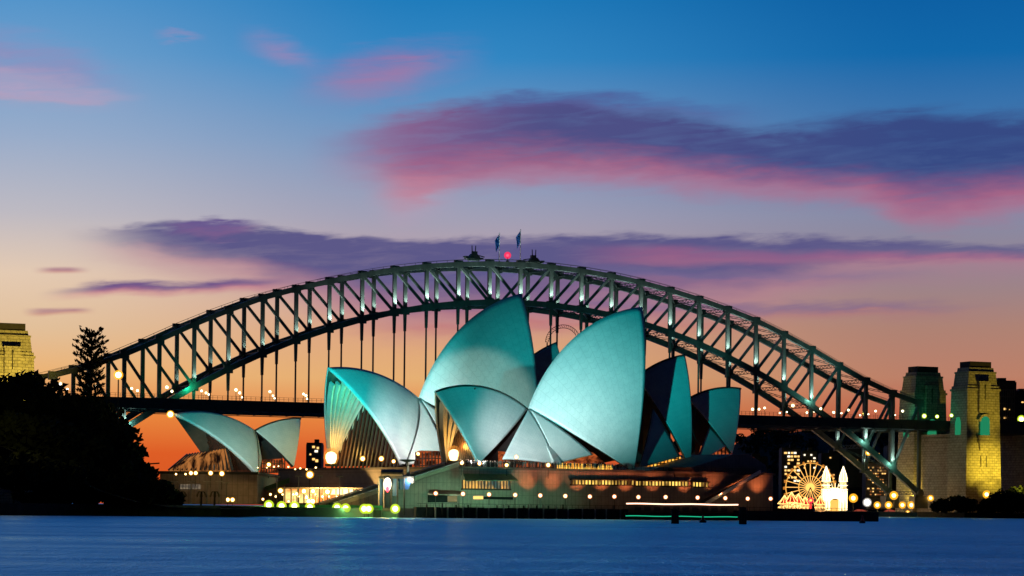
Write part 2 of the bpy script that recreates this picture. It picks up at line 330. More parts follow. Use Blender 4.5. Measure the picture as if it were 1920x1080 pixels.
class MB:
    def __init__(s): s.v = []; s.f = []; s.uv = None; s.mi = None
    def add(s, vs, fs):
        k = len(s.v); s.v += [Vector(p) for p in vs]; s.f += [tuple(i+k for i in f) for f in fs]; return s
    def box(s, c, d, rz=0.0):
        cx, cy, cz = c; x, y, z = d[0]/2, d[1]/2, d[2]/2; ca, sa = math.cos(rz), math.sin(rz); vs = []
        for sz in (-z, z):
            for a, b_ in ((-x, -y), (x, -y), (x, y), (-x, y)): vs.append((cx+a*ca-b_*sa, cy+a*sa+b_*ca, cz+sz))
        return s.add(vs, [(3, 2, 1, 0), (4, 5, 6, 7), (0, 1, 5, 4), (1, 2, 6, 5), (2, 3, 7, 6), (3, 0, 4, 7)])
    def frus(s, z0, x0, y0, z1, x1, y1, c=(0, 0)):
        vs = [(c[0]+a*x0/2, c[1]+b_*y0/2, z0) for a, b_ in ((-1, -1), (1, -1), (1, 1), (-1, 1))] + [(c[0]+a*x1/2, c[1]+b_*y1/2, z1) for a, b_ in ((-1, -1), (1, -1), (1, 1), (-1, 1))]
        return s.add(vs, [(3, 2, 1, 0), (4, 5, 6, 7), (0, 1, 5, 4), (1, 2, 6, 5), (2, 3, 7, 6), (3, 0, 4, 7)])
    def beam(s, p, q, w, h, w2=None, h2=None, up=(0, 0, 1)):
        p, q = Vector(p), Vector(q); d = (q-p).normalized(); up = Vector(up)
        if abs(d.dot(up)) > .97: up = Vector((math.sin(BTH), -math.cos(BTH), 0))
        sd = d.cross(up).normalized(); u = sd.cross(d).normalized(); w2 = w if w2 is None else w2; h2 = h if h2 is None else h2
        vs = [p+sd*a*w/2+u*b_*h/2 for a, b_ in ((-1, -1), (1, -1), (1, 1), (-1, 1))] + [q+sd*a*w2/2+u*b_*h2/2 for a, b_ in ((-1, -1), (1, -1), (1, 1), (-1, 1))]
        return s.add(vs, [(3, 2, 1, 0), (4, 5, 6, 7), (0, 1, 5, 4), (1, 2, 6, 5), (2, 3, 7, 6), (3, 0, 4, 7)])
    def tube(s, p, q, r0, r1=None, n=8, cap=True):
        p, q = Vector(p), Vector(q); d = (q-p).normalized(); r1 = r0 if r1 is None else r1
        a = d.orthogonal().normalized(); b_ = d.cross(a); vs = []
        for c, r in ((p, r0), (q, r1)):
            for i in range(n):
                t = 2*math.pi*i/n; vs.append(c+a*math.cos(t)*r+b_*math.sin(t)*r)
        fs = [(i, (i+1) % n, n+(i+1) % n, n+i) for i in range(n)]
        if cap: fs += [tuple(range(n-1, -1, -1)), tuple(range(n, 2*n))]
        return s.add(vs, fs)
    def lathe(s, prof, c=(0, 0, 0), n=12):
        vs = []; fs = []
        for r, z in prof:
            for i in range(n):
                t = 2*math.pi*i/n; vs.append((c[0]+r*math.cos(t), c[1]+r*math.sin(t), c[2]+z))
        for j in range(len(prof)-1):
            for i in range(n): fs.append((j*n+i, j*n+(i+1) % n, (j+1)*n+(i+1) % n, (j+1)*n+i))
        return s.add(vs, fs)
    def ball(s, c, r, n=10, m=7, sz=1.0):
        return s.lathe([(r*math.sin(math.pi*j/m)+1e-4, -r*sz*math.cos(math.pi*j/m)) for j in range(m+1)], c, n)
    def prism(s, poly, d):
        """closed polygon (list of 3-D points) pushed along vector d"""
        n = len(poly); d = Vector(d); vs = [Vector(p) for p in poly]+[Vector(p)+d for p in poly]
        return s.add(vs, [tuple(range(n-1, -1, -1)), tuple(range(n, 2*n))]+[(i, (i+1) % n, n+(i+1) % n, n+i) for i in range(n)])
    def build(s, name, m, parent=None, rel=None, smooth=False, mats=None):
        me = bpy.data.meshes.new(name)
        off = Vector(rel) if rel is not None else Vector((0, 0, 0))
        me.from_pydata([tuple(v-off) for v in s.v], [], s.f)
        for x in (mats or [m]): me.materials.append(x)
        if s.mi: me.polygons.foreach_set('material_index', s.mi)
        if s.uv:
            ul = me.uv_layers.new(name='UVMap')
            for p in me.polygons:
                for li, vi in zip(p.loop_indices, p.vertices): ul.data[li].uv = s.uv[vi]
        if smooth: me.polygons.foreach_set('use_smooth', [True]*len(me.polygons))
        me.update()
        o = bpy.data.objects.new(name, me); COL.objects.link(o)
        if parent is not None:
            o.parent = parent; KIDS.setdefault(parent.name, []).append(o)
        elif rel is not None: o.location = rel
        return o

# ------------------------------------------------------------------ setting: water and land
mb = MB()
mb.add([(-30000, -3000, 0), (30000, -3000, 0), (30000, 45000, 0), (-30000, 45000, 0)], [(0, 1, 2, 3)])
props(mb.build('water', wat), kind='structure')
def land(name, pts, z0, z1, m):
    """flat-topped block of land over a ground plan"""
    b_ = MB(); b_.prism([(x, y, z0) for x, y in pts], (0, 0, z1-z0)); return props(b_.build(name, m), kind='structure')

# ================================================================== the arch bridge
BC = Vector((3.2, 1350.8, 0)); BTH = R(24.25)
BA = Vector((math.cos(BTH), math.sin(BTH), 0)); BN = Vector((-math.sin(BTH), math.cos(BTH), 0))
PAN = 17.96
def br(t, s, z): return BC+BA*t+BN*s+Vector((0, 0, z))
def interp(x, tab):
    x = abs(x)
    for (a, u), (b_, v) in zip(tab, tab[1:]):
        if x <= b_:
            f = (x-a)/(b_-a); return u+(v-u)*f
    return tab[-1][1]
TOPT = [(0, 132.0), (1, 131.6), (2, 130.4), (3, 128.5), (4, 125.8), (5, 122.3), (6, 118.2), (7, 113.4), (8, 108.0), (9, 101.0), (10, 93.3), (11, 84.8), (12, 76.8), (13, 70.2), (14, 65.2)]
def ztop(i): return interp(i, TOPT)
def zlow(i): return 111.8-.500*i*i
ZD = 55.3
bridge = thing('arch_bridge', 'long grey steel arch bridge with trussed arch and hanging deck behind the white sails', 'bridge', tuple(br(0, 15, 0)), 0)
BL = tuple(br(0, 15, 0))
for s in (0, 30):
    for nm, zf, w, h in (('top_chord', ztop, 2.2, 2.6), ('bottom_chord', zlow, 2.4, 3.0)):
        b_ = MB()
        for i in range(-14, 14): b_.beam(br(i*PAN, s, zf(i)), br((i+1)*PAN, s, zf(i+1)), w, h)
        if nm == 'top_chord':
            for i in range(-14, 14):
                for q in (-.9, .9): b_.beam(br(i*PAN, s+q, zf(i)+2.4), br((i+1)*PAN, s+q, zf(i+1)+2.4), .15, .15)
                for k in range(3):
                    f = k/3; z_ = zf(i)*(1-f)+zf(i+1)*f
                    b_.beam(br((i+f)*PAN, s+.9, z_+1.2), br((i+f)*PAN, s+.9, z_+2.4), .15, .15)
        b_.build(nm, steel, bridge, BL)
    for i in range(-14, 15):
        b_ = MB(); b_.beam(br(i*PAN, s, zlow(i)), br(i*PAN, s, ztop(i)), 1.9, 1.6)
        for zz in (zlow(i), ztop(i)):                       # gusset plates at the joints
            b_.box(br(i*PAN, s, zz), (4.6, 1.9, 4.2), BTH)
        b_.build('truss_post', steel, bridge, BL)
    for i in range(-14, 14):
        b_ = MB()
        if i < 0: b_.beam(br(i*PAN, s, ztop(i)), br((i+1)*PAN, s, zlow(i+1)), 1.35, 1.3)
        else: b_.beam(br(i*PAN, s, zlow(i)), br((i+1)*PAN, s, ztop(i+1)), 1.35, 1.3)
        b_.build('diagonal_brace', steel, bridge, BL)
    for i in range(-10, 11):
        if zlow(i)-ZD < 6: continue
        b_ = MB(); z1 = zlow(i); zm = max(ZD, z1-11)
        b_.beam(br(i*PAN, s, z1), br(i*PAN, s, zm), 1.7, 1.5, 1.25, 1.1)
        if zm > ZD: b_.beam(br(i*PAN, s, zm), br(i*PAN, s, ZD), .75, .7)
        b_.build('hanger', steel, bridge, BL)
for zf in (ztop, zlow):
    for i in range(-14, 15):
        b_ = MB(); z_ = zf(i)
        if abs(z_-ZD) < 5 or (zf is ztop and abs(i) > 12): continue
        for dz_ in (-.9, .9): b_.beam(br(i*PAN, 1, z_+dz_), br(i*PAN, 29, z_+dz_), .5, .35)
        for k in range(14):
            a_ = .9 if k % 2 else -.9; b_.beam(br(i*PAN, 1+k*2, z_+a_), br(i*PAN, 3+k*2, z_-a_), .25, .22)
        b_.build('cross_strut', steel, bridge, BL)
    for i in range(-13, 13):
        b_ = MB()
        if min(abs(zf(i)-ZD), abs(zf(i+1)-ZD)) < 5: continue
        for (s0, s1) in ((1, 29), (29, 1)):
            for dz_ in (-.45, .45): b_.beam(br(i*PAN, s0, zf(i)+dz_), br((i+1)*PAN, s1, zf(i+1)+dz_), .38, .28)
            for k in range(10):
                f0, f1 = k/10, (k+1)/10; q = .45 if k % 2 else -.45
                b_.beam(br((i+f0)*PAN, s0+(s1-s0)*f0, zf(i)*(1-f0)+zf(i+1)*f0+q), br((i+f1)*PAN, s0+(s1-s0)*f1, zf(i)*(1-f1)+zf(i+1)*f1-q), .2, .18)
        b_.build('lateral_brace', steel, bridge, BL)
# deck with deep girders and cross beams
b_ = MB()
b_.box(br(0, 15, ZD-1.0), (560, 49, 1.8), BTH)
for s in (-8.9, -.2, 30.2, 38.9): b_.box(br(0, s, ZD-3.6), (560, .8, 3.6), BTH)
b_.build('deck', darksteel, bridge, BL)
b_ = MB()
for k in range(-28, 29): b_.box(br(k*PAN/2, 15, ZD-4.4), (.7, 49.5, 2.8), BTH)
for s in (-9.2, 8, 22, 39.2): b_.box(br(0, s, ZD-6.1), (520, .35, .4), BTH)
b_.build('deck_girders', darksteel, bridge, BL)
for s in (-9.3, 39.3):
    b_ = MB()
    for k in range(-112, 113): b_.box(br(k*2.5, s, ZD+.95), (.14, .14, 1.9), BTH)
    for zz in (.9, 1.9): b_.box(br(0, s, ZD+zz), (560, .14, .12), BTH)
    b_.build('deck_railing', darksteel, bridge, BL)
# bearings
for t_ in (-14*PAN, 14*PAN):
    for s in (0, 30):
        b_ = MB(); b_.box(br(t_, s, 8.5), (9, 6, 7), BTH); b_.tube(br(t_, s-2.6, 13.8), br(t_, s+2.6, 13.8), 2.0, n=14)
        b_.build('bearing', steel, bridge, BL)
# uplights on the near truss
for i in range(-13, 14):
    for s in (0, 30):
        spot(br(i*PAN+(1.6 if i < 0 else -1.6), s-3.4, zlow(i)+1.9), br(i*PAN, s-.6, zlow(i)+14), (13000 if i < -6 else 34000)*(1 if s == 0 else .4), (.74, 1.0, .88), 78, .7, .25, 'bridge_uplight')
for i in range(-10, 11, 4):
    if zlow(i) > ZD+6: spot(br(i*PAN, -26, ZD+1), br(i*PAN, 0, ztop(i)), 34*KW if i > -3 else 4*KW, (.2, .95, .8), 95, .9, .5, 'bridge_floodlight')
point(br(-10.2*PAN, -4, ZD+6), 3600, GREEN, .5, 'bridge_uplight')
for i in (10, 11, 12, 13):
    point(br(i*PAN+(-1.8), -3.2, max(16, zlow(i)+3)), 1500, (.35, 1.0, .75), .3, 'bridge_uplight')
point(br(-12*PAN+1.8, -3.2, zlow(12)+3), 1800, (.35, 1.0, .85), .3, 'bridge_uplight')
spot(br(10*PAN, -70, 9), br(12.4*PAN, 0, 25), 40*KW, GREEN, 30, .9, .5, 'bridge_floodlight')

# deck street lamps
def lamp_tree(name, label, cat, h, arms, bulbmat, globemat, r=.75, rb=.42, group=None, pole=.12):
    o = thing(name, label, cat, (0, 0, 0), 0, group)
    b_ = MB(); b_.tube((0, 0, 0), (0, 0, h-(r*.8 if not arms else 0)), pole*1.3, pole, 6)
    for a in arms: b_.beam((0, 0, h), (a, 0, h+.25), .12, .12)
    b_.build('pole', darksteel, o)
    for a in (arms or [0.0]):
        g = MB(); g.ball((a, 0, h+(.1 if arms else 0)), r, 12, 8); go = g.build('globe', globemat, o, smooth=True)  # outer globe glows to stand in for the bloom round the bulb
        q = MB(); q.ball((a, 0, h+(.1 if arms else 0)), rb, 8, 6); q.build('bulb', bulbmat, go, smooth=True)
    return o
bl = lamp_tree('bridge_lamp', 'cream globe street lamp on the near footway of the steel arch bridge', 'street lamp', 5.6, [], bulbwh, haloc, 1.05, .62, 'street lamps along the near edge of the bridge deck')
first = True
for s, off, lab, grp, sc in ((-7.5, .1, None, None, 1.0), (37.5, .1, 'cream globe street lamp on the far footway of the steel arch bridge', 'street lamps along the far edge of the bridge deck', .85), (15, .62, 'cream globe street lamp between the traffic lanes of the arch bridge', 'street lamps along the middle of the bridge deck', .8)):
    for i in range(-14, 14):
        loc = br((i+off)*PAN, s, ZD)
        if first: bl.location = loc; bl.rotation_euler = (0, 0, BTH); first = False
        else: dup(bl, loc, BTH, lab, grp, sc*random.uniform(.72, 1.12))

# flags, beacon and maintenance cranes on the crown
def flagpole(loc, h, label, side):
    o = thing('flagpole', label, 'flagpole', loc)
    b_ = MB(); b_.tube((0, 0, 0), (0, 0, h), .28, .16, 8); b_.ball((0, 0, h), .3); b_.build('pole', white, o)
    f = MB(); vs = []; fs = []; n = 8
    for k in range(n+1):
        for j in range(5):
            x = -(.25+k*.28)*(1-.35*j/4); vs.append((x+.1*math.sin(j), .35*math.sin(k*1.3+j*.6), h-.6-j*1.55-k*.42))
    for k in range(n):
        for j in range(4): fs.append((k*5+j, k*5+j+1, k*5+6+j, k*5+5+j))
    f.add(vs, fs); fo = f.build('flag', flagblue, o)
    md = fo.modifiers.new('thickness', 'SOLIDIFY'); md.thickness = .08
zc = ztop(0)+1.2
flagpole(br(-.65*PAN, 2, zc), 15.0, 'shorter white flagpole with a limp blue flag on the bridge crown', 1)
flagpole(br(.0*PAN+.6, 2, zc), 17.5, 'taller white flagpole with a blue flag at its very top, on the bridge crown', 1)
point(br(-.4*PAN, -8, zc+10), 1500, (.8, .95, 1.0), .3, 'flag_light')
o = thing('beacon', 'round red warning beacon glowing on the top of the arch bridge', 'beacon', br(-.38*PAN, 2, zc))
b_ = MB(); b_.tube((0, 0, 0), (0, 0, 2.6), .25, .2, 6); b_.box((0, 0, .4), (1.6, 1.6, .8)); b_.build('mast', darksteel, o)
g = MB(); g.ball((0, 0, 3.6), 1.9, 14, 10); go = g.build('lens', halor, o, smooth=True); q = MB(); q.ball((0, 0, 3.6), .75); q.build('bulb', bulbr, go, smooth=True)
def gantry(loc, label, flip):
    o = thing('maintenance_crane', label, 'crane', loc, BTH)
    b_ = MB(); b_.box((0, 0, 1.2), (9.5, 4, .8)); b_.box((0, 0, .4), (6, 3, .8)); b_.box((-4.6*flip, 0, 1.9), (2.0, 3, .6)); b_.build('platform', steel, o)
    b_ = MB(); b_.frus(1.6, 6.4, 3.4, 3.6, 3.0, 2.6); b_.box((.4*flip, 0, 4.2), (2.6, 2.2, 1.4)); b_.build('cabin', darksteel, o)
    for x in (-.9, .9):
        q = MB(); q.tube((x, 0, 4.0), (x*1.2, 0, 8.0), .3, .22, 6); q.build('mast', darksteel, o)
    q = MB(); q.beam((2*flip, 0, 3), (6.2*flip, 0, 2.2), .5, .5); q.build('jib', darksteel, o)
gantry(br(-1.42*PAN, 4, zc), 'dark maintenance crane with twin masts on the bridge crown, beside the shorter flagpole', 1)
gantry(br(.53*PAN, 4, zc-.3), 'dark maintenance crane with twin masts on the bridge crown, past the taller flagpole', -1)

# ------------------------------------------------------------------ bridge pylons
def pylon(loc, label, mirror=1):
    o = thing('bridge_pylon', label, 'pylon', loc, BTH)
    LX, LY = 23.0, 17.5
    b_ = MB(); b_.frus(0, LX+1.6, LY+1.6, 72, LX-1.4, LY-1.4); b_.build('shaft', gran, o)
    b_ = MB(); b_.box((0, 0, 72.6), (LX-.2, LY-.2, 1.2)); b_.box((0, 0, 74), (LX-1.6, LY-1.6, 1.6)); b_.build('cornice', gran, o)
    b_ = MB(); b_.frus(74.8, LX-3, LY-3, 82, LX-4.6, LY-4); b_.box((0, 0, 82.5), (LX-4, LY-3.4, 1.0)); b_.frus(83, LX-6, LY-5.4, 85.3, LX-6.6, LY-6)
    b_.build('attic', gran, o)
    b_ = MB(); b_.box((0, 0, 87), (LX-8.6, LY-7.4, 3.4)); b_.build('cap', capm, o)
    y0 = -(LY)/2-.25
    # projecting panel with the arched lookout, balcony and slits on the outer face
    b_ = MB(); b_.box((0, y0+.1, 68), (7.6, 1.9, 17)); b_.box((0, y0-.05, 76.9), (8.6, 2.3, .9)); b_.build('pilaster', gran, o)
    b_ = MB()
    for x, z, w, h in ((0, 70.5, .5, 8), (0, 75, 1.0, 1.2), (-1.9, 32, .35, 6.5), (1.9, 32, .35, 6.5)): b_.box((x, y0-.9 if z > 60 else y0-.02, z), (w, .3, h))
    b_.build('slit', capm, o)
    n = 10
    arc = [(-3.0, 46.8), (3.0, 46.8)]+[(3.0*math.cos(math.pi*k/n), 54.6+3.0*math.sin(math.pi*k/n)) for k in range(n+1)]
    b_ = MB(); b_.prism([(x, y0-1.25, z) for x, z in arc], (0, .5, 0)); b_.build('archway', glow('archway_painted_glow', (.02, .32, .14), .7), o)  # flat panel glows green in place of light inside the arch
    ring = MB(); P0 = [(4.3*math.cos(math.pi*k/n), 54.6+4.3*math.sin(math.pi*k/n)) for k in range(n+1)]; P1 = [(3.0*math.cos(math.pi*k/n), 54.6+3.0*math.sin(math.pi*k/n)) for k in range(n+1)]
    for k in range(n): ring.prism([(P0[k][0], y0-1.5, P0[k][1]), (P0[k+1][0], y0-1.5, P0[k+1][1]), (P1[k+1][0], y0-1.5, P1[k+1][1]), (P1[k][0], y0-1.5, P1[k][1])], (0, .7, 0))
    ring.build('arch_surround', gran, o)
    b_ = MB(); b_.box((0, y0-.6, 46), (9.4, 2.2, 1.6)); b_.frus(38, 5.6, 1.2, 45.2, 8.0, 2.0, (0, y0-.3)); b_.box((0, y0-.9, 43.4), (8.6, 1.6, .7)); b_.build('balcony', gran, o)
    b_ = MB(); b_.box((0, y0-.5, 9), (9.4, 1.4, 3.2)); b_.build('lintel', roofm, o)
    b_ = MB(); b_.box((0, y0-.2, 4), (9.2, .9, 8)); b_.box((0, y0-.7, 6.2), (6.2, .5, .6)); b_.build('porch', gran, o)
    # arch facing the roadway
    b_ = MB(); b_.prism([(-mirror*(LX/2-.3), -2.6, 47), (-mirror*(LX/2-.3), 2.6, 47), (-mirror*(LX/2-.3), 2.6, 54), (-mirror*(LX/2-.3), 1.3, 57), (-mirror*(LX/2-.3), -1.3, 57), (-mirror*(LX/2-.3), -2.6, 54)], (-mirror*.5, 0, 0))
    b_.build('road_archway', glow('archway_painted_glow', (.02, .32, .14), .7), o)  # same glowing panel paints the green light of this arch
    return o
pylon(br(277, -18, 0), 'fully floodlit yellow granite bridge pylon at the water end of the arch', 1)
pylon(br(280, 40, 0), 'shadowed granite bridge pylon standing behind the lit one across the roadway', 1)
pylon(br(-277, -14, 0), 'granite pylon top showing above the dark trees at the far end of the bridge deck', -1)
ne = br(277, -18, 0); nw = br(280, 40, 0); se = br(-277, -14, 0)
for q in (-1, 14): spot(ne-BN*62+BA*q+Vector((0, 0, 15)), ne+BA*(2+q*.2)+Vector((0, 0, 30)), 165*KW, (1.0, .73, .06), 40, .9, .8, 'pylon_floodlight')
spot(ne-BN*62+BA*4+Vector((0, 0, 15)), ne+BA*3+Vector((0, 0, 74)), 165*KW, (1.0, .73, .06), 32, .9, .8, 'pylon_floodlight')
spot(se-BN*60+Vector((0, 0, 40)), se+Vector((0, 0, 75)), 260*KW, GOLD, 60, .9, .8, 'pylon_floodlight')
spot(nw-BA*16-BN*14+Vector((0, 0, 4)), nw-BA*4+Vector((0, 0, 26)), 46*KW, GOLD, 80, .9, .8, 'pylon_floodlight')
spot(nw-BA*50-BN*10+Vector((0, 0, 58)), nw-BA*10+Vector((0, 0, 80)), 20*KW, GOLD, 40, .9, .8, 'pylon_floodlight')
for p in ((260, -6), (262, 12), (264, 30)): point(br(p[0], p[1], ZD+5), 900, GREEN, .4, 'pylon_floodlight')
# masonry abutment and approach viaduct
ab = thing('abutment_tower', 'dark granite abutment block under the bridge deck between the two pylons', 'abutment', tuple(br(281, 11, 0)), BTH)
b_ = MB(); b_.frus(0, 22, 40, 46, 19, 40); b_.build('masonry', gran, ab); b_ = MB(); b_.box((0, 0, 47.2), (21, 41, 1.6)); b_.build('coping', gran, ab)
vi = thing('approach_viaduct', 'dark approach viaduct carrying the road away from the yellow pylon', 'viaduct', tuple(br(420, 14, 0)), BTH)
b_ = MB(); b_.box((0, 0, ZD-3.5), (250, 46, 6)); b_.build('deck', darksteel, vi)
for x in (-95, -40, 15, 70):
    b_ = MB(); b_.frus(0, 7, 38, ZD-6.6, 5, 36, (x, 0)); b_.build('pier', gran, vi)
b_ = MB(); b_.box((0, -22.8, ZD+.2), (250, .4, 1.5)); b_.build('parapet', darksteel, vi)

# ================================================================== the sail-roofed halls
def ray_plane(px, py, O, n):
    d = at(px, py, 1.0)-Vector((0, 0, HC)); c = Vector((0, 0, HC))
    s = (O-c).dot(n)/d.dot(n); return c+d*s
class Hall:
    def __init__(s, px, py, Y, phi):
        s.O = at(px, py, Y); s.a = Vector((math.cos(R(phi)), math.sin(R(phi)), 0)); s.n = Vector((math.sin(R(phi)), -math.cos(R(phi)), 0)); s.phi = phi
    def on(s, px, py, w=0.0): return ray_plane(px, py, s.O+s.n*w, s.n)
    def mir(s, p): return p-2*((p-s.O).dot(s.n))*s.n
    def sphere(s, A, B, C, Rad):
        ab, ac = B-A, C-A; N = ab.cross(ac); cc = A+(N.cross(ab)*ac.length_squared+ac.cross(N)*ab.length_squared)/(2*N.length_squared)
        N.normalize()
        if N.dot(s.n+Vector((0, 0, .55))) < 0: N = -N
        r = (A-cc).length; Rad = max(Rad, r*1.02)
        return cc-N*math.sqrt(Rad*Rad-r*r), Rad
def slerp(C, p, q, f):
    a, b_ = p-C, q-C; w = a.angle(b_)
    if w < 1e-6: return p.copy()
    return C+(a*math.sin((1-f)*w)+b_*math.sin(f*w))/math.sin(w)
def shell_geo(H, P, B, F, Rad, K=28, J=22):
    C, Rad = H.sphere(P, B, F, Rad)
    cp = C-((C-H.O).dot(H.n))*H.n
    an = lambda p: math.atan2((p-cp).z, (p-cp).dot(H.a))
    t0, t1 = an(B), an(P); rr0, rr1 = (B-cp).length, (P-cp).length
    ridge = []
    for k in range(K+1):
        f = k/K; t = t0+(t1-t0)*f; rr = rr0+(rr1-rr0)*f
        ridge.append(cp+H.a*math.cos(t)*rr+Vector((0, 0, 1))*math.sin(t)*rr)
    return C, Rad, ridge, [[slerp(C, F, q, .02+.98*j/J) for j in range(J+1)] for q in ridge]
def add_patch(b_, C, grid, th, flip, mirf=None):
    K, J = len(grid)-1, len(grid[0])-1; n = (K+1)*(J+1)
    f_ = mirf or (lambda p: p)
    out = [f_(p) for row in grid for p in row]
    inn = [f_(p-(p-C).normalized()*th*(.45+.55*(1-j/J))) for row in grid for j, p in enumerate(row)]
    uvs = [(k/K, j/J) for k in range(K+1) for j in range(J+1)]
    base = len(b_.v); b_.v += out+inn; b_.uv = (b_.uv or [])+uvs+uvs; b_.mi = b_.mi or []
    ix = lambda k, j, o=0: base+o*n+k*(J+1)+j
    def q(a, b2, c, d, mi):
        b_.f.append((a, b2, c, d) if not flip else (d, c, b2, a)); b_.mi.append(mi)
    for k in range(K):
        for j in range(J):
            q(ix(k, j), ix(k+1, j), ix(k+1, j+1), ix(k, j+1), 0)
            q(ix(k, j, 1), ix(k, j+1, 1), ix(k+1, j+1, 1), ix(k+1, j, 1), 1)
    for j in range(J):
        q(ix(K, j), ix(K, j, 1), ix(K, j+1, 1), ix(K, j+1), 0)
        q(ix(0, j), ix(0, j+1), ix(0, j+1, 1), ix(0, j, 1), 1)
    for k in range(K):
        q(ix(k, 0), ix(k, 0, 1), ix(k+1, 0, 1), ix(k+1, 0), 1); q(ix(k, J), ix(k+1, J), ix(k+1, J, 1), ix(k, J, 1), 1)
def main_shell(root, H, P, B, F, Rad=68, th=1.3, both=True):
    C, Rad, ridge, grid = shell_geo(H, P, B, F, Rad); b_ = MB()
    fl = (grid[1][5]-grid[0][5]).cross(grid[0][6]-grid[0][5]).dot(grid[0][5]-C) < 0
    add_patch(b_, C, grid, th, fl)
    if both: add_patch(b_, C, grid, th, not fl, H.mir)
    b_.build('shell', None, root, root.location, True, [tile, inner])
    return dict(C=C, R=Rad, ridge=ridge, grid=grid)
def side_shell(root, H, A, B, C3, Rad=75, th=.8, far=True):
    """spherical triangle fanning from its foot A to the arc B-C3"""
    C, Rad = H.sphere(A, B, C3, Rad); K, J = 14, 14
    grid = [[slerp(C, A, slerp(C, B, C3, k/K), .02+.98*j/J) for j in range(J+1)] for k in range(K+1)]
    b_ = MB(); fl = (grid[1][5]-grid[0][5]).cross(grid[0][6]-grid[0][5]).dot(grid[0][5]-C) < 0
    add_patch(b_, C, grid, th, fl)
    if far: add_patch(b_, C, grid, th, not fl, H.mir)
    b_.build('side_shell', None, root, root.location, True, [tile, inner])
def ribs(root, H, S, F, n, ks, mirror=True):
    C, ridge = S['C'], S['ridge']
    for k in range(n):
        f = ks[0]+(ks[1]-ks[0])*k/(n-1); q = ridge[int(round(f*(len(ridge)-1)))]
        b_ = MB(); prev = None
        for j in range(15):
            p = slerp(C, F, q, (.03+.84*j/14)); d = (p-C).normalized(); p = p-d*(1.5+.9*j/14)
            p = H.mir(p) if mirror else p
            if prev is not None: b_.beam(prev, p, .25+.035*j, 1.8, .25+.035*(j+1), 1.8, up=tuple(H.n))
            prev = p
        b_.build('rib', conc, root, root.location)
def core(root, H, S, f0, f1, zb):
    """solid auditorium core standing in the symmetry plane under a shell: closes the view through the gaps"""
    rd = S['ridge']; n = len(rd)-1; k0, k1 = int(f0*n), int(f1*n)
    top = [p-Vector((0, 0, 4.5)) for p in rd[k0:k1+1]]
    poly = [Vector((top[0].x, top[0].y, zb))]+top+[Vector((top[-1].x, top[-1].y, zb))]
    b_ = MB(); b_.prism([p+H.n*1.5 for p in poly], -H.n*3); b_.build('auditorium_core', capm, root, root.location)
def arch_wall(root, H, S, f, zb, mats, inset=.0, n=26, name='glass_wall', wfrac=1.0):
    """glazing that closes the mouth of a shell, in the plane of one rib pair, with upright mullions"""
    k = int(round(f*(len(S['ridge'])-1))); row = S['grid'][k]; C = S['C']
    near = [p-(p-C).normalized()*1.6 for p in row]; far = [H.mir(p) for p in near]
    arc = near+far[::-1]
    b_ = MB(); m = len(arc); mid = [(p.x, p.y) for p in arc]
    # upright strips: pair near/far points of equal height
    for j in range(len(near)-1):
        b_.add([near[j], near[j+1], far[j+1], far[j]], [(0, 1, 2, 3)])
    g = b_.build(name, mats[0], root, root.location)
    q = MB(); o_ = -H.a if S.get('south') else H.a
    for i in range(n+1):
        w = -1+2*i/n
        # find the height where the arc is this wide
        W0 = abs((near[0]-H.O).dot(H.n)); x = w*W0*.97; top = None
        for j in range(len(near)-1):
            wa, wb = (near[j]-H.O).dot(H.n), (near[j+1]-H.O).dot(H.n)
            if wa >= abs(x) >= wb:
                ff = (wa-abs(x))/max(wa-wb, 1e-6); top = near[j].lerp(near[j+1], ff); break
        if top is None: continue
        tt = (top-H.O).dot(H.a); tb = (near[0]-H.O).dot(H.a)
        p0 = H.O+H.a*tb+H.n*x; p0.z = zb; p1 = H.O+H.a*tt+H.n*x; p1.z = top.z
        if p1.z-p0.z < 1: continue
        q.beam(p0+o_*.5, p1+o_*.5, .42, .8, up=tuple(H.n))
    q.build('mullions', mats[1], root, root.location)
    return g

ZP = 13.4     # podium terrace level
# --- nearer hall
HN = Hall(990, 766, 712, 35)
hn = thing('opera_hall', 'nearer opera hall with teal lit white sail shells, the tallest opening away over the podium', 'opera house', tuple(HN.O.xy)+(ZP,), 0, 'sail roofed halls on the podium')
PB = HN.on(990, 766)
F_S1 = HN.on(898, 869, 9); F_M1 = HN.on(1188, 885, 19); F_M2 = HN.on(1294, 877, 13.5); F_M3 = HN.on(1373, 852, 9)
S1 = main_shell(hn, HN, HN.on(815, 733), PB, F_S1, 62); S1['south'] = True
M1 = main_shell(hn, HN, HN.on(1204, 575), PB, F_M1, 66)
M2 = main_shell(hn, HN, HN.on(1284, 664), HN.on(1192, 706), F_M2, 66)
M3 = main_shell(hn, HN, HN.on(1389, 727), HN.on(1288, 747), F_M3, 66)
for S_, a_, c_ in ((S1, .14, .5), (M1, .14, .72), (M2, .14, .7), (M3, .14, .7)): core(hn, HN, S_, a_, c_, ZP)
SF = HN.on(1042, 868, 15)
side_shell(hn, HN, SF, PB+HN.n*.6, HN.on(942, 860, 11))
side_shell(hn, HN, SF+HN.a*.5, PB+HN.n*.6, HN.on(1112, 852, 16))
side_shell(hn, HN, HN.on(1198, 878, 15), HN.on(1224, 766, 5.5), HN.on(1276, 856, 12))
side_shell(hn, HN, HN.on(1304, 870, 10.5), HN.on(1330, 798, 4), HN.on(1362, 836, 8))
b_ = MB(); b_.beam(SF+HN.n*.4, PB+HN.n*1.0+Vector((0, 0, -1)), 2.4, 1.2, .5, .6, up=tuple(HN.n)); b_.build('edge_rib', tile, hn, hn.location)
ribs(hn, HN, S1, F_S1, 9, (.55, .97))
arch_wall(hn, HN, S1, .62, ZP, (hallglass, brown), n=14)
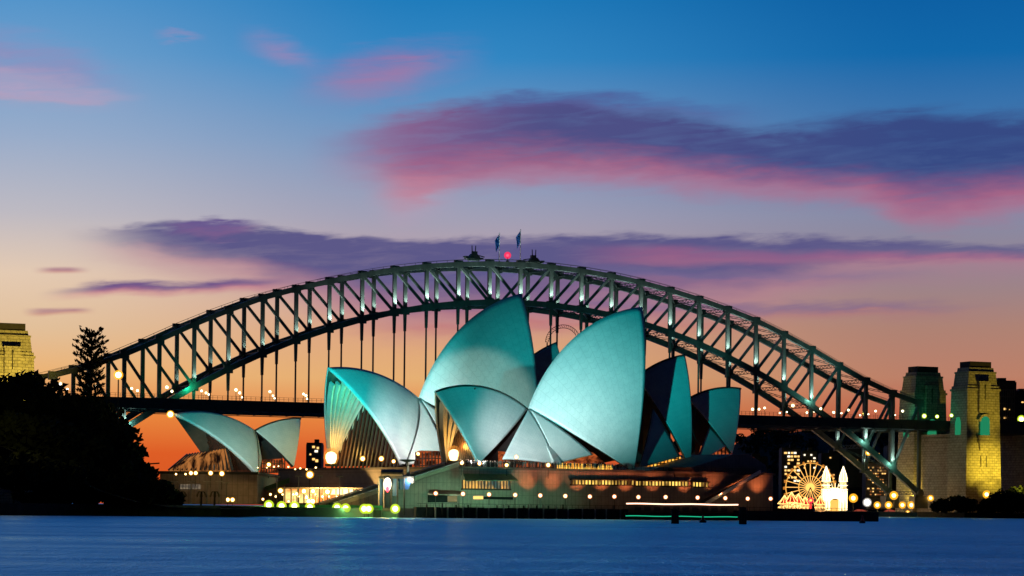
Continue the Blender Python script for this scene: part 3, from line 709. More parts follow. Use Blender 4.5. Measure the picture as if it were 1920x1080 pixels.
# foyers under the side shells
def foyer_wall(root, H, pts, m, name='foyer_wall', depth=1.0):
    b_ = MB(); b_.prism(pts, -H.n*depth); return b_.build(name, m, root, root.location)
foyer_wall(hn, HN, [HN.on(938, 884, 10), HN.on(1040, 888, 10), HN.on(1040, 858, 10), HN.on(938, 846, 10)], foyer)
foyer_wall(hn, HN, [HN.on(1046, 888, 12), HN.on(1158, 890, 14), HN.on(1112, 848, 12), HN.on(1092, 846, 12), HN.on(1050, 858, 12)], foyer)
foyer_wall(hn, HN, [HN.on(1046, 880, 12.6), HN.on(1150, 882, 14.6), HN.on(1146, 872, 14.6), HN.on(1046, 868, 12.6)], bar, 'lit_bar_window', .4)
foyer_wall(hn, HN, [HN.on(1205, 884, 11), HN.on(1285, 874, 11), HN.on(1270, 846, 11), HN.on(1215, 850, 11)], bar, 'lit_foyer_window')
foyer_wall(hn, HN, [HN.on(1310, 870, 7), HN.on(1366, 852, 7), HN.on(1358, 828, 7), HN.on(1318, 836, 7)], foyer, 'lit_foyer_window')
def mullions(root, H, x0, x1, y0, y1, w, n):
    b_ = MB()
    for i in range(n+1):
        f = i/n; b_.beam(H.on(x0+(x1-x0)*f, y0, w), H.on(x0+(x1-x0)*f, y1, w), .25, .3, up=tuple(H.n))
    for f in (.35, .7): b_.beam(H.on(x0, y0+(y1-y0)*f, w), H.on(x1, y0+(y1-y0)*f, w), .2, .3)
    b_.build('mullions', brown, root, root.location)
mullions(hn, HN, 946, 1038, 886, 858, 10.6, 14); mullions(hn, HN, 1212, 1272, 878, 852, 11.6, 9); mullions(hn, HN, 1318, 1360, 868, 836, 7.6, 6)

# --- farther, larger hall
HF = Hall(785, 746, 772, 38)
hf = thing('concert_hall', 'farther and larger concert hall whose tallest sail rises above all the others', 'opera house', tuple(HF.O.xy)+(ZP,), 0, 'sail roofed halls on the podium')
QB = HF.on(785, 746)
F_S0 = HF.on(757, 874, 19.5); F_A2 = HF.on(1008, 872, 23); F_A3 = HF.on(1075, 866, 16)
S0 = main_shell(hf, HF, HF.on(614, 689), QB, F_S0, 62); S0['south'] = True
A2 = main_shell(hf, HF, HF.on(977, 550), QB, F_A2, 72)
A3 = main_shell(hf, HF, HF.on(1043, 641), HF.on(970, 690), F_A3, 66)
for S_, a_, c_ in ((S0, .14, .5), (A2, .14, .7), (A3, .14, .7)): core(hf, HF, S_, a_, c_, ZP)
side_shell(hf, HF, HF.on(838, 858, 17), QB+HF.n*.6, HF.on(762, 872, 15))
side_shell(hf, HF, HF.on(846, 858, 17.5), QB+HF.n*.6, HF.on(900, 850, 18))
ribs(hf, HF, S0, F_S0, 10, (.36, .96))
arch_wall(hf, HF, S0, .42, ZP, (hallglass, brown), n=17)
foyer_wall(hf, HF, [HF.on(775, 886, 17), HF.on(840, 886, 17), HF.on(836, 846, 17), HF.on(786, 846, 17)], foyer)
mullions(hf, HF, 780, 840, 886, 848, 17.7, 10)

# --- restaurant pavilion
HR = Hall(477, 806, 775, 38)
hr = thing('restaurant_pavilion', 'low twin-sail restaurant pavilion apart from the large halls, beneath the bridge deck', 'pavilion', tuple(HR.O.xy)+(ZP,), 0)
RB = HR.on(477, 806)
F_R1 = HR.on(483, 888, 12); F_R2 = HR.on(551, 875, 9)
R1 = main_shell(hr, HR, HR.on(325, 776), RB, F_R1, 52); R1['south'] = True
R2 = main_shell(hr, HR, HR.on(564, 783), RB, F_R2, 52)
side_shell(hr, HR, HR.on(484, 889, 11.5), RB+HR.n*.5, HR.on(491, 862, 7), 60)
arch_wall(hr, HR, R1, .66, ZP, (hallglass, brown), n=18)
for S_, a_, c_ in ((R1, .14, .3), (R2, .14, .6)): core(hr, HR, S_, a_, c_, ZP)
can = [HR.on(352, 852, -6), HR.on(316, 882, -7), HR.on(436, 882, 10), HR.on(425, 840, 8)]
b_ = MB(); b_.prism(can, (0, 0, -.5)); b_.build('glass_canopy', lit_room('lit_canopy', (.010, .004, .003), (.55, .2, .05), .8, .55, .2), hr, hr.location)
b_ = MB()
for i in range(15):
    f = i/14; b_.beam(can[0].lerp(can[3], f), can[1].lerp(can[2], f), .4, .7)
b_.build('canopy_bars', brown, hr, hr.location)
foyer_wall(hr, HR, [HR.on(490, 888, 6), HR.on(536, 886, 6), HR.on(530, 860, 6), HR.on(491, 862, 6)], foyer)
mullions(hr, HR, 490, 534, 887, 862, 6.6, 9)

# lights inside the mouths
def bowl(px, py, H, w, size, label, power, mm=None):
    p = H.on(px, py, w)
    o = thing('floodlight_bank', label, 'floodlight', (p.x, p.y, p.z))
    b_ = MB(); b_.lathe([(.1, -2.0*size), (1.2*size, -1.7*size), (1.75*size, -.3*size), (1.7*size, .9*size), (1.1*size, 1.6*size), (.1, 1.9*size)], n=16); lf = b_.build('lamp_face', mm or glow('flood_face', (1.0, .70, .28), 6.0), o, smooth=True)
    b_ = MB(); b_.lathe([(.1, -2.3*size), (1.7*size, -2.0*size), (2.5*size, -.2*size), (2.3*size, 1.6*size), (1.4*size, 2.8*size), (.1, 3.2*size)], n=16); b_.build('bloom_shell', MATS.get('flood_glow') or MATS.setdefault('flood_glow', halo('flood_glow', (1.0, .36, .05), 1.1, .26)), lf, smooth=True)  # see-through orange shell stands in for the glow round the lamp
    b_ = MB(); b_.box((0, 0, -2.4*size), (3.6*size, 3.2, .7)); b_.build('stand', darksteel, o)
    point(p+H.n*3+Vector((0, 0, 3.2*size)), power, (1.0, .52, .10), 1.0)
bowl(621, 858, HF, -13, .95, 'glaring warm floodlight bank at the foot of the ribbed mouth of the farther hall', 3.2*KW)
bowl(851, 853, HN, -2.5, .82, 'glaring warm floodlight bank inside the small mouth of the nearer hall', 2.4*KW)
point(HF.on(650, 770, 2), 4.5*KW, (.10, 1.0, .5), 1.5)
point(HR.on(385, 868, 0)+Vector((0, 0, 1)), 1.2*KW, WARM, .6)

# ================================================================== podium
PA = Vector((at(716, 900, 647).x, 647, 0)); U = HN.a; N_ = HN.n
def pw(t, w, z): return PA+U*t+N_*w+Vector((0, 0, z))
podium = thing('podium', 'long brown-grey panelled podium building under the sail shells with a slot of lit windows', 'building', tuple(pw(70, -40, 0)))
PL = podium.location
b_ = MB(); b_.prism([pw(24, 0, 2.4), pw(131, 0, 2.4), pw(131, -95, 2.4), pw(24, -95, 2.4)], (0, 0, ZP-2.4-.6)); b_.build('wall', pod, podium, PL)
b_ = MB(); b_.prism([pw(23.6, .6, ZP-.6), pw(131.4, .6, ZP-.6), pw(131.4, -95, ZP-.6), pw(23.6, -95, ZP-.6)], (0, 0, .6)); b_.build('terrace', paving, podium, PL)
# raised northern base
def onw(px, py, w): return ray_plane(px, py, PA+N_*w, N_)
b_ = MB(); b_.prism([onw(x, y, -2.0) for x, y in ((1186, 893), (1240, 875), (1296, 876), (1376, 852), (1404, 851), (1436, 872), (1441, 893))], -N_*40); b_.build('upper_base', pod, podium, PL)
b_ = MB(); b_.prism([onw(x, y, .3) for x, y in ((1262, 878), (1292, 876), (1318, 893), (1266, 894))], -N_*3); b_.build('recess_shade_slab', capm, podium, PL)  # solid dark slab, its colour standing in for the shade of a recess
b_ = MB(); b_.prism([onw(x, y, .8) for x, y in ((1300, 946), (1306, 946), (1428, 886), (1424, 884))], N_*2.2); b_.build('outer_stair', darksteel, podium, PL)
b_ = MB(); b_.beam(onw(1322, 945, 3.4), onw(1426, 884, 3.4), .35, .9); b_.build('stair_rail', strip_g if False else white, podium, PL)
# slot of windows
for x0, x1 in ((1072, 1189), (1191, 1290), (1298, 1328)):
    y = 904+(x0-1072)*.017
    b_ = MB(); b_.prism([onw(x0, y+4.5, .12), onw(x1, y+5.5, .12), onw(x1, y-3.5, .12), onw(x0, y-4.5, .12)], -N_*.5); w_ = b_.build('slot_window', slotlit, podium, PL)
    fr = MB(); fr.beam(onw(x0-2, y-5, .5), onw(x1+2, y-4, .5), .9, .35); fr.beam(onw(x0-2, y+5, .4), onw(x1+2, y+6, .4), .7, .3)
    n = int((x1-x0)/6)
    for i in range(n+1):
        xx = x0+(x1-x0)*i/n; fr.beam(onw(xx, y-4, .3), onw(xx, y+5, .3), .28, .3)
    fr.build('frame', capm, w_, PL)
# window bay with green awning
b_ = MB(); b_.prism([onw(867, 916, .1), onw(956, 917, .1), onw(956, 901, .1), onw(867, 900, .1)], -N_*.6); wb = b_.build('bay_window', lit_room('lit_bay', (.05, .10, .09), (1.0, .55, .12), 1.0, .35, .2), podium, PL)
fr = MB()
for i in range(16):
    x = 867+89*i/15; fr.beam(onw(x, 900, .35), onw(x, 916.5, .35), .2, .3)
fr.beam(onw(866, 917, .5), onw(957, 918, .5), .8, .4); fr.build('frame', capm, wb, PL)
b_ = MB(); b_.prism([onw(869, 888, .1), onw(958, 889, .1), onw(972, 900, 3.2), onw(872, 900, 3.2)], (0, 0, -.25)); b_.build('awning', greenroof, podium, PL)
# ground floor openings with canopy
b_ = MB(); b_.prism([onw(803, 942, .1), onw(857, 942, .1), onw(857, 927, .1), onw(803, 926, .1)], -N_*.5); b_.build('entrance', glass, podium, PL)
b_ = MB(); b_.prism([onw(840, 941, .3), onw(857, 941, .3), onw(857, 930, .3), onw(840, 930, .3)], -N_*.3); b_.build('lit_window', lit_room('lit_pale_window', (.25, .22, .10), (.42, .34, .16), .8), podium, PL)
b_ = MB(); b_.prism([onw(802, 926, 2.6), onw(866, 928, 2.6), onw(864, 921, .2), onw(806, 919, .2)], (0, 0, -.25)); b_.build('canopy', roofm, podium, PL)
b_ = MB(); b_.prism([onw(888, 936, .1), onw(906, 936, .1), onw(906, 930, .1), onw(888, 930, .1)], -N_*.3); b_.build('lit_window', winlit, podium, PL)
b_ = MB(); b_.prism([onw(906, 936, .1), onw(962, 937, .1), onw(962, 932, .1), onw(906, 931, .1)], -N_*.3); b_.build('strip_window', glass, podium, PL)
# terrace railing
b_ = MB()
for k in range(64): b_.box(pw(26+k*1.55, .2, ZP+.55), (.08, .08, 1.1), R(35))
b_.beam(pw(25, .2, ZP+1.1), pw(125, .2, ZP+1.1), .12, .1); b_.beam(pw(25, .2, ZP+.6), pw(125, .2, ZP+.6), .06, .06)
b_.build('railing', darksteel, podium, PL)

# great stair descending away from the podium
stair = thing('great_stair', 'wide dark monumental stair descending from the podium terrace with pale handrails', 'staircase', tuple(pw(5, -45, 0)))
SL = stair.location
zs = lambda t: 2.4+(ZP-2.4)*(t+14)/38
b_ = MB(); NS = 44; prof = []
for i in range(NS):
    t0 = -14+38*i/NS; z0 = 2.4+(ZP-2.4-.05)*(i+1)/NS; prof += [(t0, z0)]+[(t0+38/NS, z0)]
prof = [(-14, 2.4)]+prof+[(24, 2.4)]
b_.prism([pw(t, -1.2, z) for t, z in prof], -N_*6.5); b_.build('steps', paving, stair, SL)
for w in (-.6, -7.3):
    b_ = MB(); b_.beam(pw(-14, w, zs(-14)+.2), pw(24, w, zs(24)+.2), .5, 1.3); b_.build('balustrade', conc, stair, SL)
    b_ = MB(); b_.beam(pw(-14, w, zs(-14)+1.1), pw(24, w, zs(24)+1.1), .3, .25); b_.build('handrail', white, stair, SL)
b_ = MB(); b_.prism([pw(-14, -.2, 2.3), pw(24, -.2, 2.3), pw(24, -.2, ZP)], -N_*.9); b_.build('flank_wall', pod, stair, SL)

# forecourt and lower concourse
land('forecourt', [tuple(pw(-75, 10, 0).xy), tuple(pw(160, 10, 0).xy), tuple(pw(172, -20, 0).xy), tuple(pw(160, -110, 0).xy), tuple(pw(-40, -180, 0).xy), tuple(pw(-120, -150, 0).xy)], -1, 2.35, paving)
# dark west wing: terrace wall under the restaurant
ww = thing('terrace_building', 'dull brown terrace building beneath the restaurant pavilion with lamps along its roof edge', 'building', tuple(at(390, 930, 700).xy)+(2.3,))
wl = [at(300, 945, 712), at(482, 945, 712), at(482, 888, 712), at(300, 886, 712)]
b_ = MB(); b_.prism(wl, (0, 120, 0)); b_.build('wall', pod, ww, ww.location)
b_ = MB(); b_.prism([at(296, 888, 711), at(484, 890, 711), at(484, 885, 711), at(296, 883, 711)], (0, 121, 0)); b_.build('roof_slab', darksteel, ww, ww.location)
for k in range(7):
    x = 338+k*5.6; b_ = MB(); b_.prism([at(x, 917, 711.6), at(x+4, 917, 711.6), at(x+4, 908, 711.6), at(x, 908, 711.6)], (0, .6, 0)); b_.build('window', lit_room('lit_dim', (.06, .05, .04), (.22, .17, .11), 1.0), ww, ww.location)
# ramp block between pavilion base and great stair
rb_ = thing('vehicle_ramp', 'dark sloping ramp building between the restaurant base and the great stair', 'ramp', tuple(at(600, 930, 735).xy)+(2.3,))
b_ = MB(); b_.prism([at(482, 945, 735), at(742, 945, 735), at(742, 884, 735), at(700, 878, 735), at(612, 879, 735), at(560, 893, 735), at(482, 922, 735)], (0, 70, 0)); b_.build('mass', pod, rb_, rb_.location)
b_ = MB()
for a_, c_ in (((482, 921), (560, 892)), ((560, 892), (612, 878)), ((500, 918), (604, 880))): b_.beam(at(*a_, 733.5), at(*c_, 733.5), .5, .8)
b_.build('parapet', greenroof, rb_, rb_.location)
b_ = MB(); b_.prism([at(606, 892, 733), at(652, 892, 733), at(656, 882, 733), at(618, 880, 733), at(604, 886, 733)], (0, 2, 0)); b_.build('panel_wall', conc, rb_, rb_.location)
# lit arcade
ar = thing('lit_arcade', 'bright amber lit concourse arcade with a flat canopy below the great stair', 'arcade', tuple(at(600, 940, 690).xy)+(2.3,))
b_ = MB(); b_.prism([at(532, 943, 705), at(676, 943, 705), at(676, 916, 705), at(532, 916, 705)], (0, 1, 0)); b_.build('back_wall', arcade, ar, ar.location)
b_ = MB(); b_.prism([at(620, 927, 704.5), at(668, 927, 704.5), at(664, 917, 704.5), at(624, 917, 704.5)], (0, .3, 0)); b_.build('bright_window', glow('bright_arcade', (1.0, .78, .42), 2.2), ar, ar.location)
b_ = MB(); b_.prism([at(528, 916, 694), at(690, 917, 694), at(690, 914.6, 694), at(528, 913.6, 694)], (0, 14, 0)); b_.build('canopy', roofm, ar, ar.location)
for k in range(13):
    x = 534+k*12; b_ = MB(); b_.beam(at(x, 943, 695), at(x, 916, 695), .3, .3); b_.build('column', darksteel, ar, ar.location)
point(at(600, 930, 692), 9*KW, WARM, .6); point(at(645, 930, 692), 9*KW, WARM, .6)

# sea walls
def seawall(name, label, p0, p1, z0, z1, th, m=seaw):
    o = thing(name, label, 'sea wall', ((p0[0]+p1[0])/2, (p0[1]+p1[1])/2, 0)); b_ = MB(); b_.beam((p0[0], p0[1], (z0+z1)/2), (p1[0], p1[1], (z0+z1)/2), th, z1-z0)
    b_.build('wall', m, o, o.location)
    b_ = MB(); b_.beam((p0[0], p0[1], z1+.1), (p1[0], p1[1], z1+.1), th+.4, .25); b_.build('coping', m, o, o.location); return o
q0, q1 = pw(3, 11, 0), pw(161, 11, 0)
sw = seawall('promenade_sea_wall', 'low dark sea wall with pale timber posts below the podium', q0, q1, -1, 2.5, 1.0)
for k in range(44):
    t_ = 6+k*2.1+(.5 if k % 3 else 0); h = random.choice((1.6, 2.2, 2.6))
    b_ = MB(); b_.box(pw(t_, 11.9, h/2+.6), (.3, .3, h+1.2), R(35)); b_.build('fender_post', conc if k % 2 else seaw, sw, sw.location)
b_ = MB()
for k in range(80): b_.box(pw(5+k*1.9, 10.6, 3.1), (.07, .07, 1.1), R(35))
b_.beam(pw(4, 10.6, 3.65), pw(160, 10.6, 3.65), .1, .1); b_.build('railing', darksteel, sw, sw.location)
g0, g1 = at(494, 952, 640), at(716, 956, 634)
gw = seawall('landing_sea_wall', 'green lit sea wall and fence with a row of round lime lamps, beside the dark headland', (g0.x, g0.y), (g1.x, g1.y), -1, 1.6, 1.2)
b_ = MB()
for k in range(100):
    p = Vector((g0.x, g0.y, 0)).lerp(Vector((g1.x, g1.y, 0)), k/99); b_.box((p.x, p.y, 2.35), (.1, .1, 1.3))
for zz in (1.9, 2.9): b_.beam((g0.x, g0.y, zz), (g1.x, g1.y, zz), .12, .12)
b_.beam((g0.x, g0.y+1, 2.2), (g1.x, g1.y+1, 2.2), .3, 1.3)
b_.build('fence', noisy('green_lamplight_fence', (.05, .34, .18), (.03, .24, .12), .5, .5), gw, gw.location)  # green lamplight is put into the fence colour
land('landing', [(g0.x-2, g0.y), (g1.x+4, g1.y), (g1.x+10, g1.y+110), (g0.x-30, g0.y+110)], -1, 1.55, paving)
for k, (x0, y0, x1, y1) in enumerate(((495, 957, 518, 966), (512, 960, 542, 966), (522, 959, 560, 966))):
    b_ = MB(); b_.tube(at(x0, y0, 637), at(x1, y1, 634.5), .16, n=6); b_.build('mooring_line', conc, gw, gw.location)

# small kiosk with barrel roof and sail sign
ko = thing('ferry_kiosk', 'tall glazed kiosk with a grey barrel roof and blue panels at the water edge', 'kiosk', tuple(at(735, 960, 642).xy)+(2.0,))
KL = ko.location
n = 10; r0, r1 = at(715, 893, 641), at(756, 893, 641); hgt = at(715, 880, 641).z-r0.z
b_ = MB(); sec = [Vector((0, 2.6*math.cos(math.pi*k/n), hgt*math.sin(math.pi*k/n))) for k in range(n+1)]
vs = [r0+p for p in sec]+[r1+p for p in sec]
b_.add(vs, [(k, k+1, n+2+k, n+1+k) for k in range(n)]+[tuple(range(n+1)), tuple(range(2*n+1, n, -1))]); b_.build('barrel_roof', roofm, ko, KL)
b_ = MB(); b_.prism([at(710, 897, 638.5), at(776, 898, 638.5), at(776, 893.5, 638.5), at(710, 893, 638.5)], (0, 5, 0)); b_.build('roof_beam', darksteel, ko, KL)
for x0, x1, yb in ((711, 718, 962), (736, 745, 930), (748, 772, 918)):
    b_ = MB(); b_.prism([at(x0, yb, 639), at(x1 if yb > 920 else x1-6, yb, 639), at(x1, 898, 639), at(x0, 897, 639)], (0, .3, 0)); b_.build('blue_panel', bluep, ko, KL)
for x in (710, 719, 733, 745, 758):
    b_ = MB(); b_.beam(at(x, 966, 638.6), at(x, 896, 638.6), .28, .3); b_.build('post', conc if x in (710, 719) else darksteel, ko, KL)
b_ = MB(); c_ = at(726.5, 908, 638.2); b_.ball(c_, 1.0, 12, 8, 1.7); b_.build('lantern', glow('kiosk_lantern', (1.0, .86, .62), 3.0), ko, KL, smooth=True)
b_ = MB(); b_.ball(at(726.5, 917, 637.2), .42, 8, 6, 1.8); b_.build('red_sign', bulbr, ko, KL)
point(at(727, 912, 636), 1600, WARM, .3)
so = thing('pale_cone_sail', 'slim white cone sail with puffy white base on the kiosk roof', 'sail', tuple(at(766, 895, 640)))
b_ = MB(); c_ = at(765, 906, 640); b_.lathe([(.75, 0), (.62, 1.4), (.35, 3.4), (.03, 5.2)], c_, 10); b_.build('cone', white, so, so.location, True)
b_ = MB()
for dx_, dz_, r_ in ((.0, .1, .85), (.9, .5, .75), (1.1, 1.1, .5), (.4, .9, .6)): b_.ball(c_+Vector((dx_, 0, dz_)), r_, 8, 6)
b_.build('base_cushion', white, so, so.location, True)
b_ = MB(); b_.prism([c_+Vector((-2.2, 0, -.2)), c_+Vector((-.6, 0, -.2)), c_+Vector((-.9, 0, 2.0)), c_+Vector((-1.5, 0, 1.5))], (0, .4, 0)); b_.build('blue_pennant', flagblue, so, so.location)
point(at(768, 900, 638), 900, (1, .9, .75), .3)
fl = thing('flat_top_lamp', 'dark mast with a flat disc top in front of the shell feet', 'light mast', tuple(at(764, 885, 655)))
b_ = MB(); b_.tube(at(764, 885, 655), at(764, 864, 655), .25, .18, 8); b_.build('pole', darksteel, fl, fl.location)
b_ = MB(); c_ = at(764, 863, 655); b_.lathe([(.2, -.5), (2.1, -.1), (2.1, .15), (.1, .25)], c_, 12); b_.build('disc', darksteel, fl, fl.location)

# ------------------------------------------------------------------ lamps of the near shore
GL = lamp_tree('promenade_lamp', 'peach globe lamp on a thin post along the podium promenade', 'street lamp', 3.6, [], bulbw, halow, .62, .36, 'globe lamps along the podium promenade', .07)
fst = True
for x, y in ((817, 925), (868, 926), (917, 927), (966, 928), (1013, 929), (1060, 930), (1106, 931), (1152, 931), (1197, 932), (1248, 932), (1308, 933), (1360, 934), (1402, 935), (1445, 935)):
    p = onw(x, y, 6.0); p.z -= 3.6
    if fst: GL.location = p; fst = False
    else: dup(GL, p, 0)
    if x > 900: spot(p+Vector((0, 0, 4.2))-N_*1.5, p-N_*6+Vector((0, 0, 9.2)), 2600, (1.0, .24, .07), 80, 1.0, .3, 'lamp_light')
    else: point(p+Vector((0, 0, 3.6))-N_*2.0, 120, (.75, .85, .5), .3)
# soft floodlight washing the pale wall under the shells
for t_, p_ in ((8, 1500), (20, 2400), (32, 2200), (44, 1300), (56, 600)): spot(pw(t_, 9.0, 3.2), pw(t_+1, 0, 7.5), p_, (.30, 1.0, .55), 125, 1.0, .5, 'wall_washer')
LG = lamp_tree('lime_lamp', 'glaring lime green lamp on the green sea wall fence', 'lamp', 2.5, [], bulby, haloy, 1.25, .68, 'lime lamps along the green sea wall', .09)
fst = True
for x, y, d_ in ((504, 950, 0), (528, 952, 0), (552, 952, 0), (581, 954, 0), (632, 955, 0), (648, 956, 0), (683, 957, 0), (691, 957, 0), (741, 957, 0)):
    p = at(x, y, 630 if x < 720 else 634); p.z -= 2.1
    if fst: LG.location = p; fst = False
    else: dup(LG, p, 0)
    point(p+Vector((0, -1.6, 2.6)), 500, (.30, 1.0, .25), .4)
# assorted warm lamps by the halls
WL = lamp_tree('terrace_lamp', 'tall oval warm lantern lamp on the terrace before the ribbed mouth', 'lamp', 4.0, [], bulbw, haloo, .7, .45, None, .08)
lst = [(680, 860, 745, 1.2, 'tall warm lantern in front of the dark glazing of the farther hall, nearer the mouth'),
       (715, 860, 735, 1.2, 'tall warm lantern by the near foot of the farther hall mouth'),
       (738, 865, 735, .9, 'small amber lamp tucked against the near foot of the farther hall'),
       (784, 851, 700, .8, 'orange lamp under the side shell beside the flat disc mast'),
       (504, 871, 745, 1.0, 'orange lamp before the glass under the small pavilion sail'),
       (581, 890, 700, 1.6, 'large pale glowing lantern above the dark ramp wall'),
       (526, 920, 668, 1.1, 'oval white lamp at the outer end of the amber arcade'),
       (570, 921, 672, 1.1, 'white lamp in front of the dim half of the arcade'),
       (587, 921, 672, 1.0, 'white lamp beside the arcade canopy near its middle'),
       (614, 922, 672, 1.2, 'brightest white lamp in front of the glowing arcade window'),
       (677, 921, 672, .9, 'orange lamp at the end of the arcade beside the stair'),
       (556, 926, 668, .8, 'small orange lamp at the dim end of the arcade, low'),
       (575, 933, 668, .8, 'small amber lamp low before the arcade columns'),
       (579, 940, 660, 1.2, 'orange lamp of the touching pair in front of the arcade, nearer the headland'),
       (586, 940, 660, 1.2, 'orange lamp of the touching pair in front of the arcade, nearer the kiosk'),
       (427, 937, 660, .9, 'orange lamp of a low pair by the dark headland wall, nearer the trees'),
       (436, 937, 660, .9, 'orange lamp of a low pair by the dark headland wall, nearer the landing'),
       (358, 887, 705, .9, 'round amber lamp on the restaurant base roof, first bright one from the trees'),
       (367, 887, 705, .9, 'round amber lamp on the restaurant base roof, close beside the first'),
       (395, 887, 705, 1.0, 'round amber lamp on the restaurant base roof, under the canopy glow'),
       (416, 888, 705, 1.1, 'wide cream lamp on the restaurant base roof near the pavilion foot'),
       (330, 889, 705, .5, 'tiny orange lamp on the restaurant base roof near the trees'),
       (348, 889, 705, .5, 'tiny orange lamp on the restaurant base roof before the bright pair'),
       (866, 868, 658, .8, 'peach lamp on the terrace railing under the small bright mouth'),
       (899, 869, 660, .8, 'peach lamp on the terrace by the foot of the small south sail'),
       (950, 872, 668, .8, 'peach lamp on the terrace among the crowd'),
       (968, 857, 672, .9, 'orange lamp under the low side shell above the crowd'),
       (1028, 872, 676, .9, 'amber lamp at the foot of the low side shell')]
WLu = False
for x, y, Y, s_, lab in lst:
    p = at(x, y, Y); p.z -= 4.0*s_
    if not WLu: WL.location = p; WL.scale = (s_,)*3; WL['label'] = lab; WLu = True
    else: dup(WL, p, 0, lab, None, s_)
random.seed(5)
for k in range(20):
    p = at(492+k*11.5+random.uniform(-4, 4), random.choice((927, 931, 936, 940)), 662); s_ = random.uniform(.35, .6); p.z -= 4*s_
    dup(WL, p, 0, 'tiny amber lamp on the forecourt between the landing wall and the arcade', 'tiny amber lamps scattered over the forecourt', s_)
for k in range(9):
    p = at(486+k*13+random.uniform(-3, 3), 874+random.uniform(-2, 3)+k*.6, 722); s_ = random.uniform(.3, .5); p.z -= 4*s_
    dup(WL, p, 0, 'tiny lamp along the roof of the ramp building', 'tiny lamps along the ramp building roof', s_)
tl = lamp_tree('terrace_lamp', 'bright orange starlike lamp at the tip of the pavilion sail', 'lamp', 1.1, [], bulbw, haloo, 1.15, .75, None, .12)
tl.location = HR.on(320, 777)-Vector((0, .6, 1.1))
tl = lamp_tree('street_lamp', 'bright cream street lamp on a tall mast in front of the arch by the pine', 'street lamp', 22.0, [], bulbw, haloo, 1.15, .7, None, .16)
tl.location = at(222, 703, 600)-Vector((0, 0, 22))
def tower_pole(px, y0, y1, Y, label):
    o = thing('light_pole', label, 'pole', tuple(at(px, y0, Y)))
    b_ = MB(); b_.tube(at(px, y0, Y), at(px, y1, Y), .16, .1, 6); b_.beam(at(px, y1, Y)-Vector((.9, 0, 0)), at(px, y1, Y)+Vector((.9, 0, 0)), .2, .25); b_.build('pole', conc, o, o.location)
for x, y0, y1, d_ in ((519, 944, 894, 'nearest the dark headland'), (560, 944, 893, 'second from the dark headland'), (599, 944, 892, 'third from the dark headland'), (637, 944, 893, 'farthest from the dark headland')):
    tower_pole(x, y0, y1, 660, 'thin pale pole before the ramp wall and arcade, '+d_)
fm = thing('flat_arm_mast', 'dark mast with a long flat arm against the orange sky beside the pavilion', 'light mast', tuple(at(281, 890, 660)))
b_ = MB(); b_.beam(at(281, 892, 660), at(281, 869, 660), .25, .25); b_.beam(at(276, 870, 660), at(299, 868.5, 660), .3, .35); b_.build('mast', darksteel, fm, fm.location)
for x in (327, 358, 388, 411, 424):
    tower_pole(x, 945, 903 if x != 424 else 905, 655, {327: 'dark thin pole in front of the restaurant base wall nearest the trees', 358: 'dark thin pole beside the dim row of windows', 388: 'dark thin pole in front of the middle of the brown wall', 411: 'dark thin pole with short arm before the brown wall', 424: 'dark thin pole before the brown wall nearest the ramp'}[x])

# ------------------------------------------------------------------ people on the terrace
def body_mesh(pose):
    import bmesh
    J = dict(pel=(0, 0, .95), sp=(0, 0, 1.2), ch=(0, 0, 1.38), nk=(0, 0, 1.5), hd=(0, -.02, 1.62), ht=(0, 0, 1.74),
             la=(-.2, 0, 1.42), le=(-.26, -.03, 1.14), lh=(-.24, -.12, .9), lt=(-.24, -.16, .8), ra=(.2, 0, 1.42), re=(.27, -.02, 1.14), rh=(.25, -.14, .92), rt=(.25, -.18, .82),
             lk=(-.1, -.03, .5), lf=(-.11, .02, .08), lo=(-.12, -.16, .04), rk=(.1, -.02, .5), rf=(.12, .04, .08), ro=(.13, -.14, .04), lp=(-.09, 0, .88), rp=(.09, 0, .88))
    if pose == 1: J.update(re=(.3, -.2, 1.22), rh=(.12, -.32, 1.3), rt=(.06, -.36, 1.36), lk=(-.12, -.2, .52), lf=(-.12, .1, .1), lo=(-.12, -.05, .04))
    if pose == 2: J.update(le=(-.3, -.15, 1.15), lh=(-.22, -.38, 1.1), lt=(-.2, -.45, 1.1), re=(.3, -.15, 1.15), rh=(.22, -.38, 1.1), rt=(.2, -.45, 1.1), hd=(0, -.08, 1.6), ht=(0, -.1, 1.72))
    rad = dict(pel=.16, sp=.14, ch=.17, nk=.06, hd=.105, ht=.07, la=.065, le=.045, lh=.032, lt=.03, ra=.065, re=.045, rh=.032, rt=.03, lk=.065, lf=.045, lo=.035, rk=.065, rf=.045, ro=.035, lp=.1, rp=.1)
    E_ = [('pel', 'sp'), ('sp', 'ch'), ('ch', 'nk'), ('nk', 'hd'), ('hd', 'ht'), ('ch', 'la'), ('la', 'le'), ('le', 'lh'), ('lh', 'lt'), ('ch', 'ra'), ('ra', 're'), ('re', 'rh'), ('rh', 'rt'), ('pel', 'lp'), ('lp', 'lk'), ('lk', 'lf'), ('lf', 'lo'), ('pel', 'rp'), ('rp', 'rk'), ('rk', 'rf'), ('rf', 'ro')]
    ks = list(J); me = bpy.data.meshes.new('tmp'); me.from_pydata([J[k] for k in ks], [(ks.index(a), ks.index(c)) for a, c in E_], [])
    o = bpy.data.objects.new('tmp', me); COL.objects.link(o)
    o.modifiers.new('s', 'SKIN'); 
    for i, k in enumerate(ks): me.skin_vertices[0].data[i].radius = (rad[k],)*2; me.skin_vertices[0].data[i].use_root = (k == 'pel')
    sb = o.modifiers.new('d', 'SUBSURF'); sb.levels = 1; sb.render_levels = 1
    dg = bpy.context.evaluated_depsgraph_get(); out = bpy.data.meshes.new_from_object(o.evaluated_get(dg))
    bpy.data.objects.remove(o); out.name = 'person'; return out
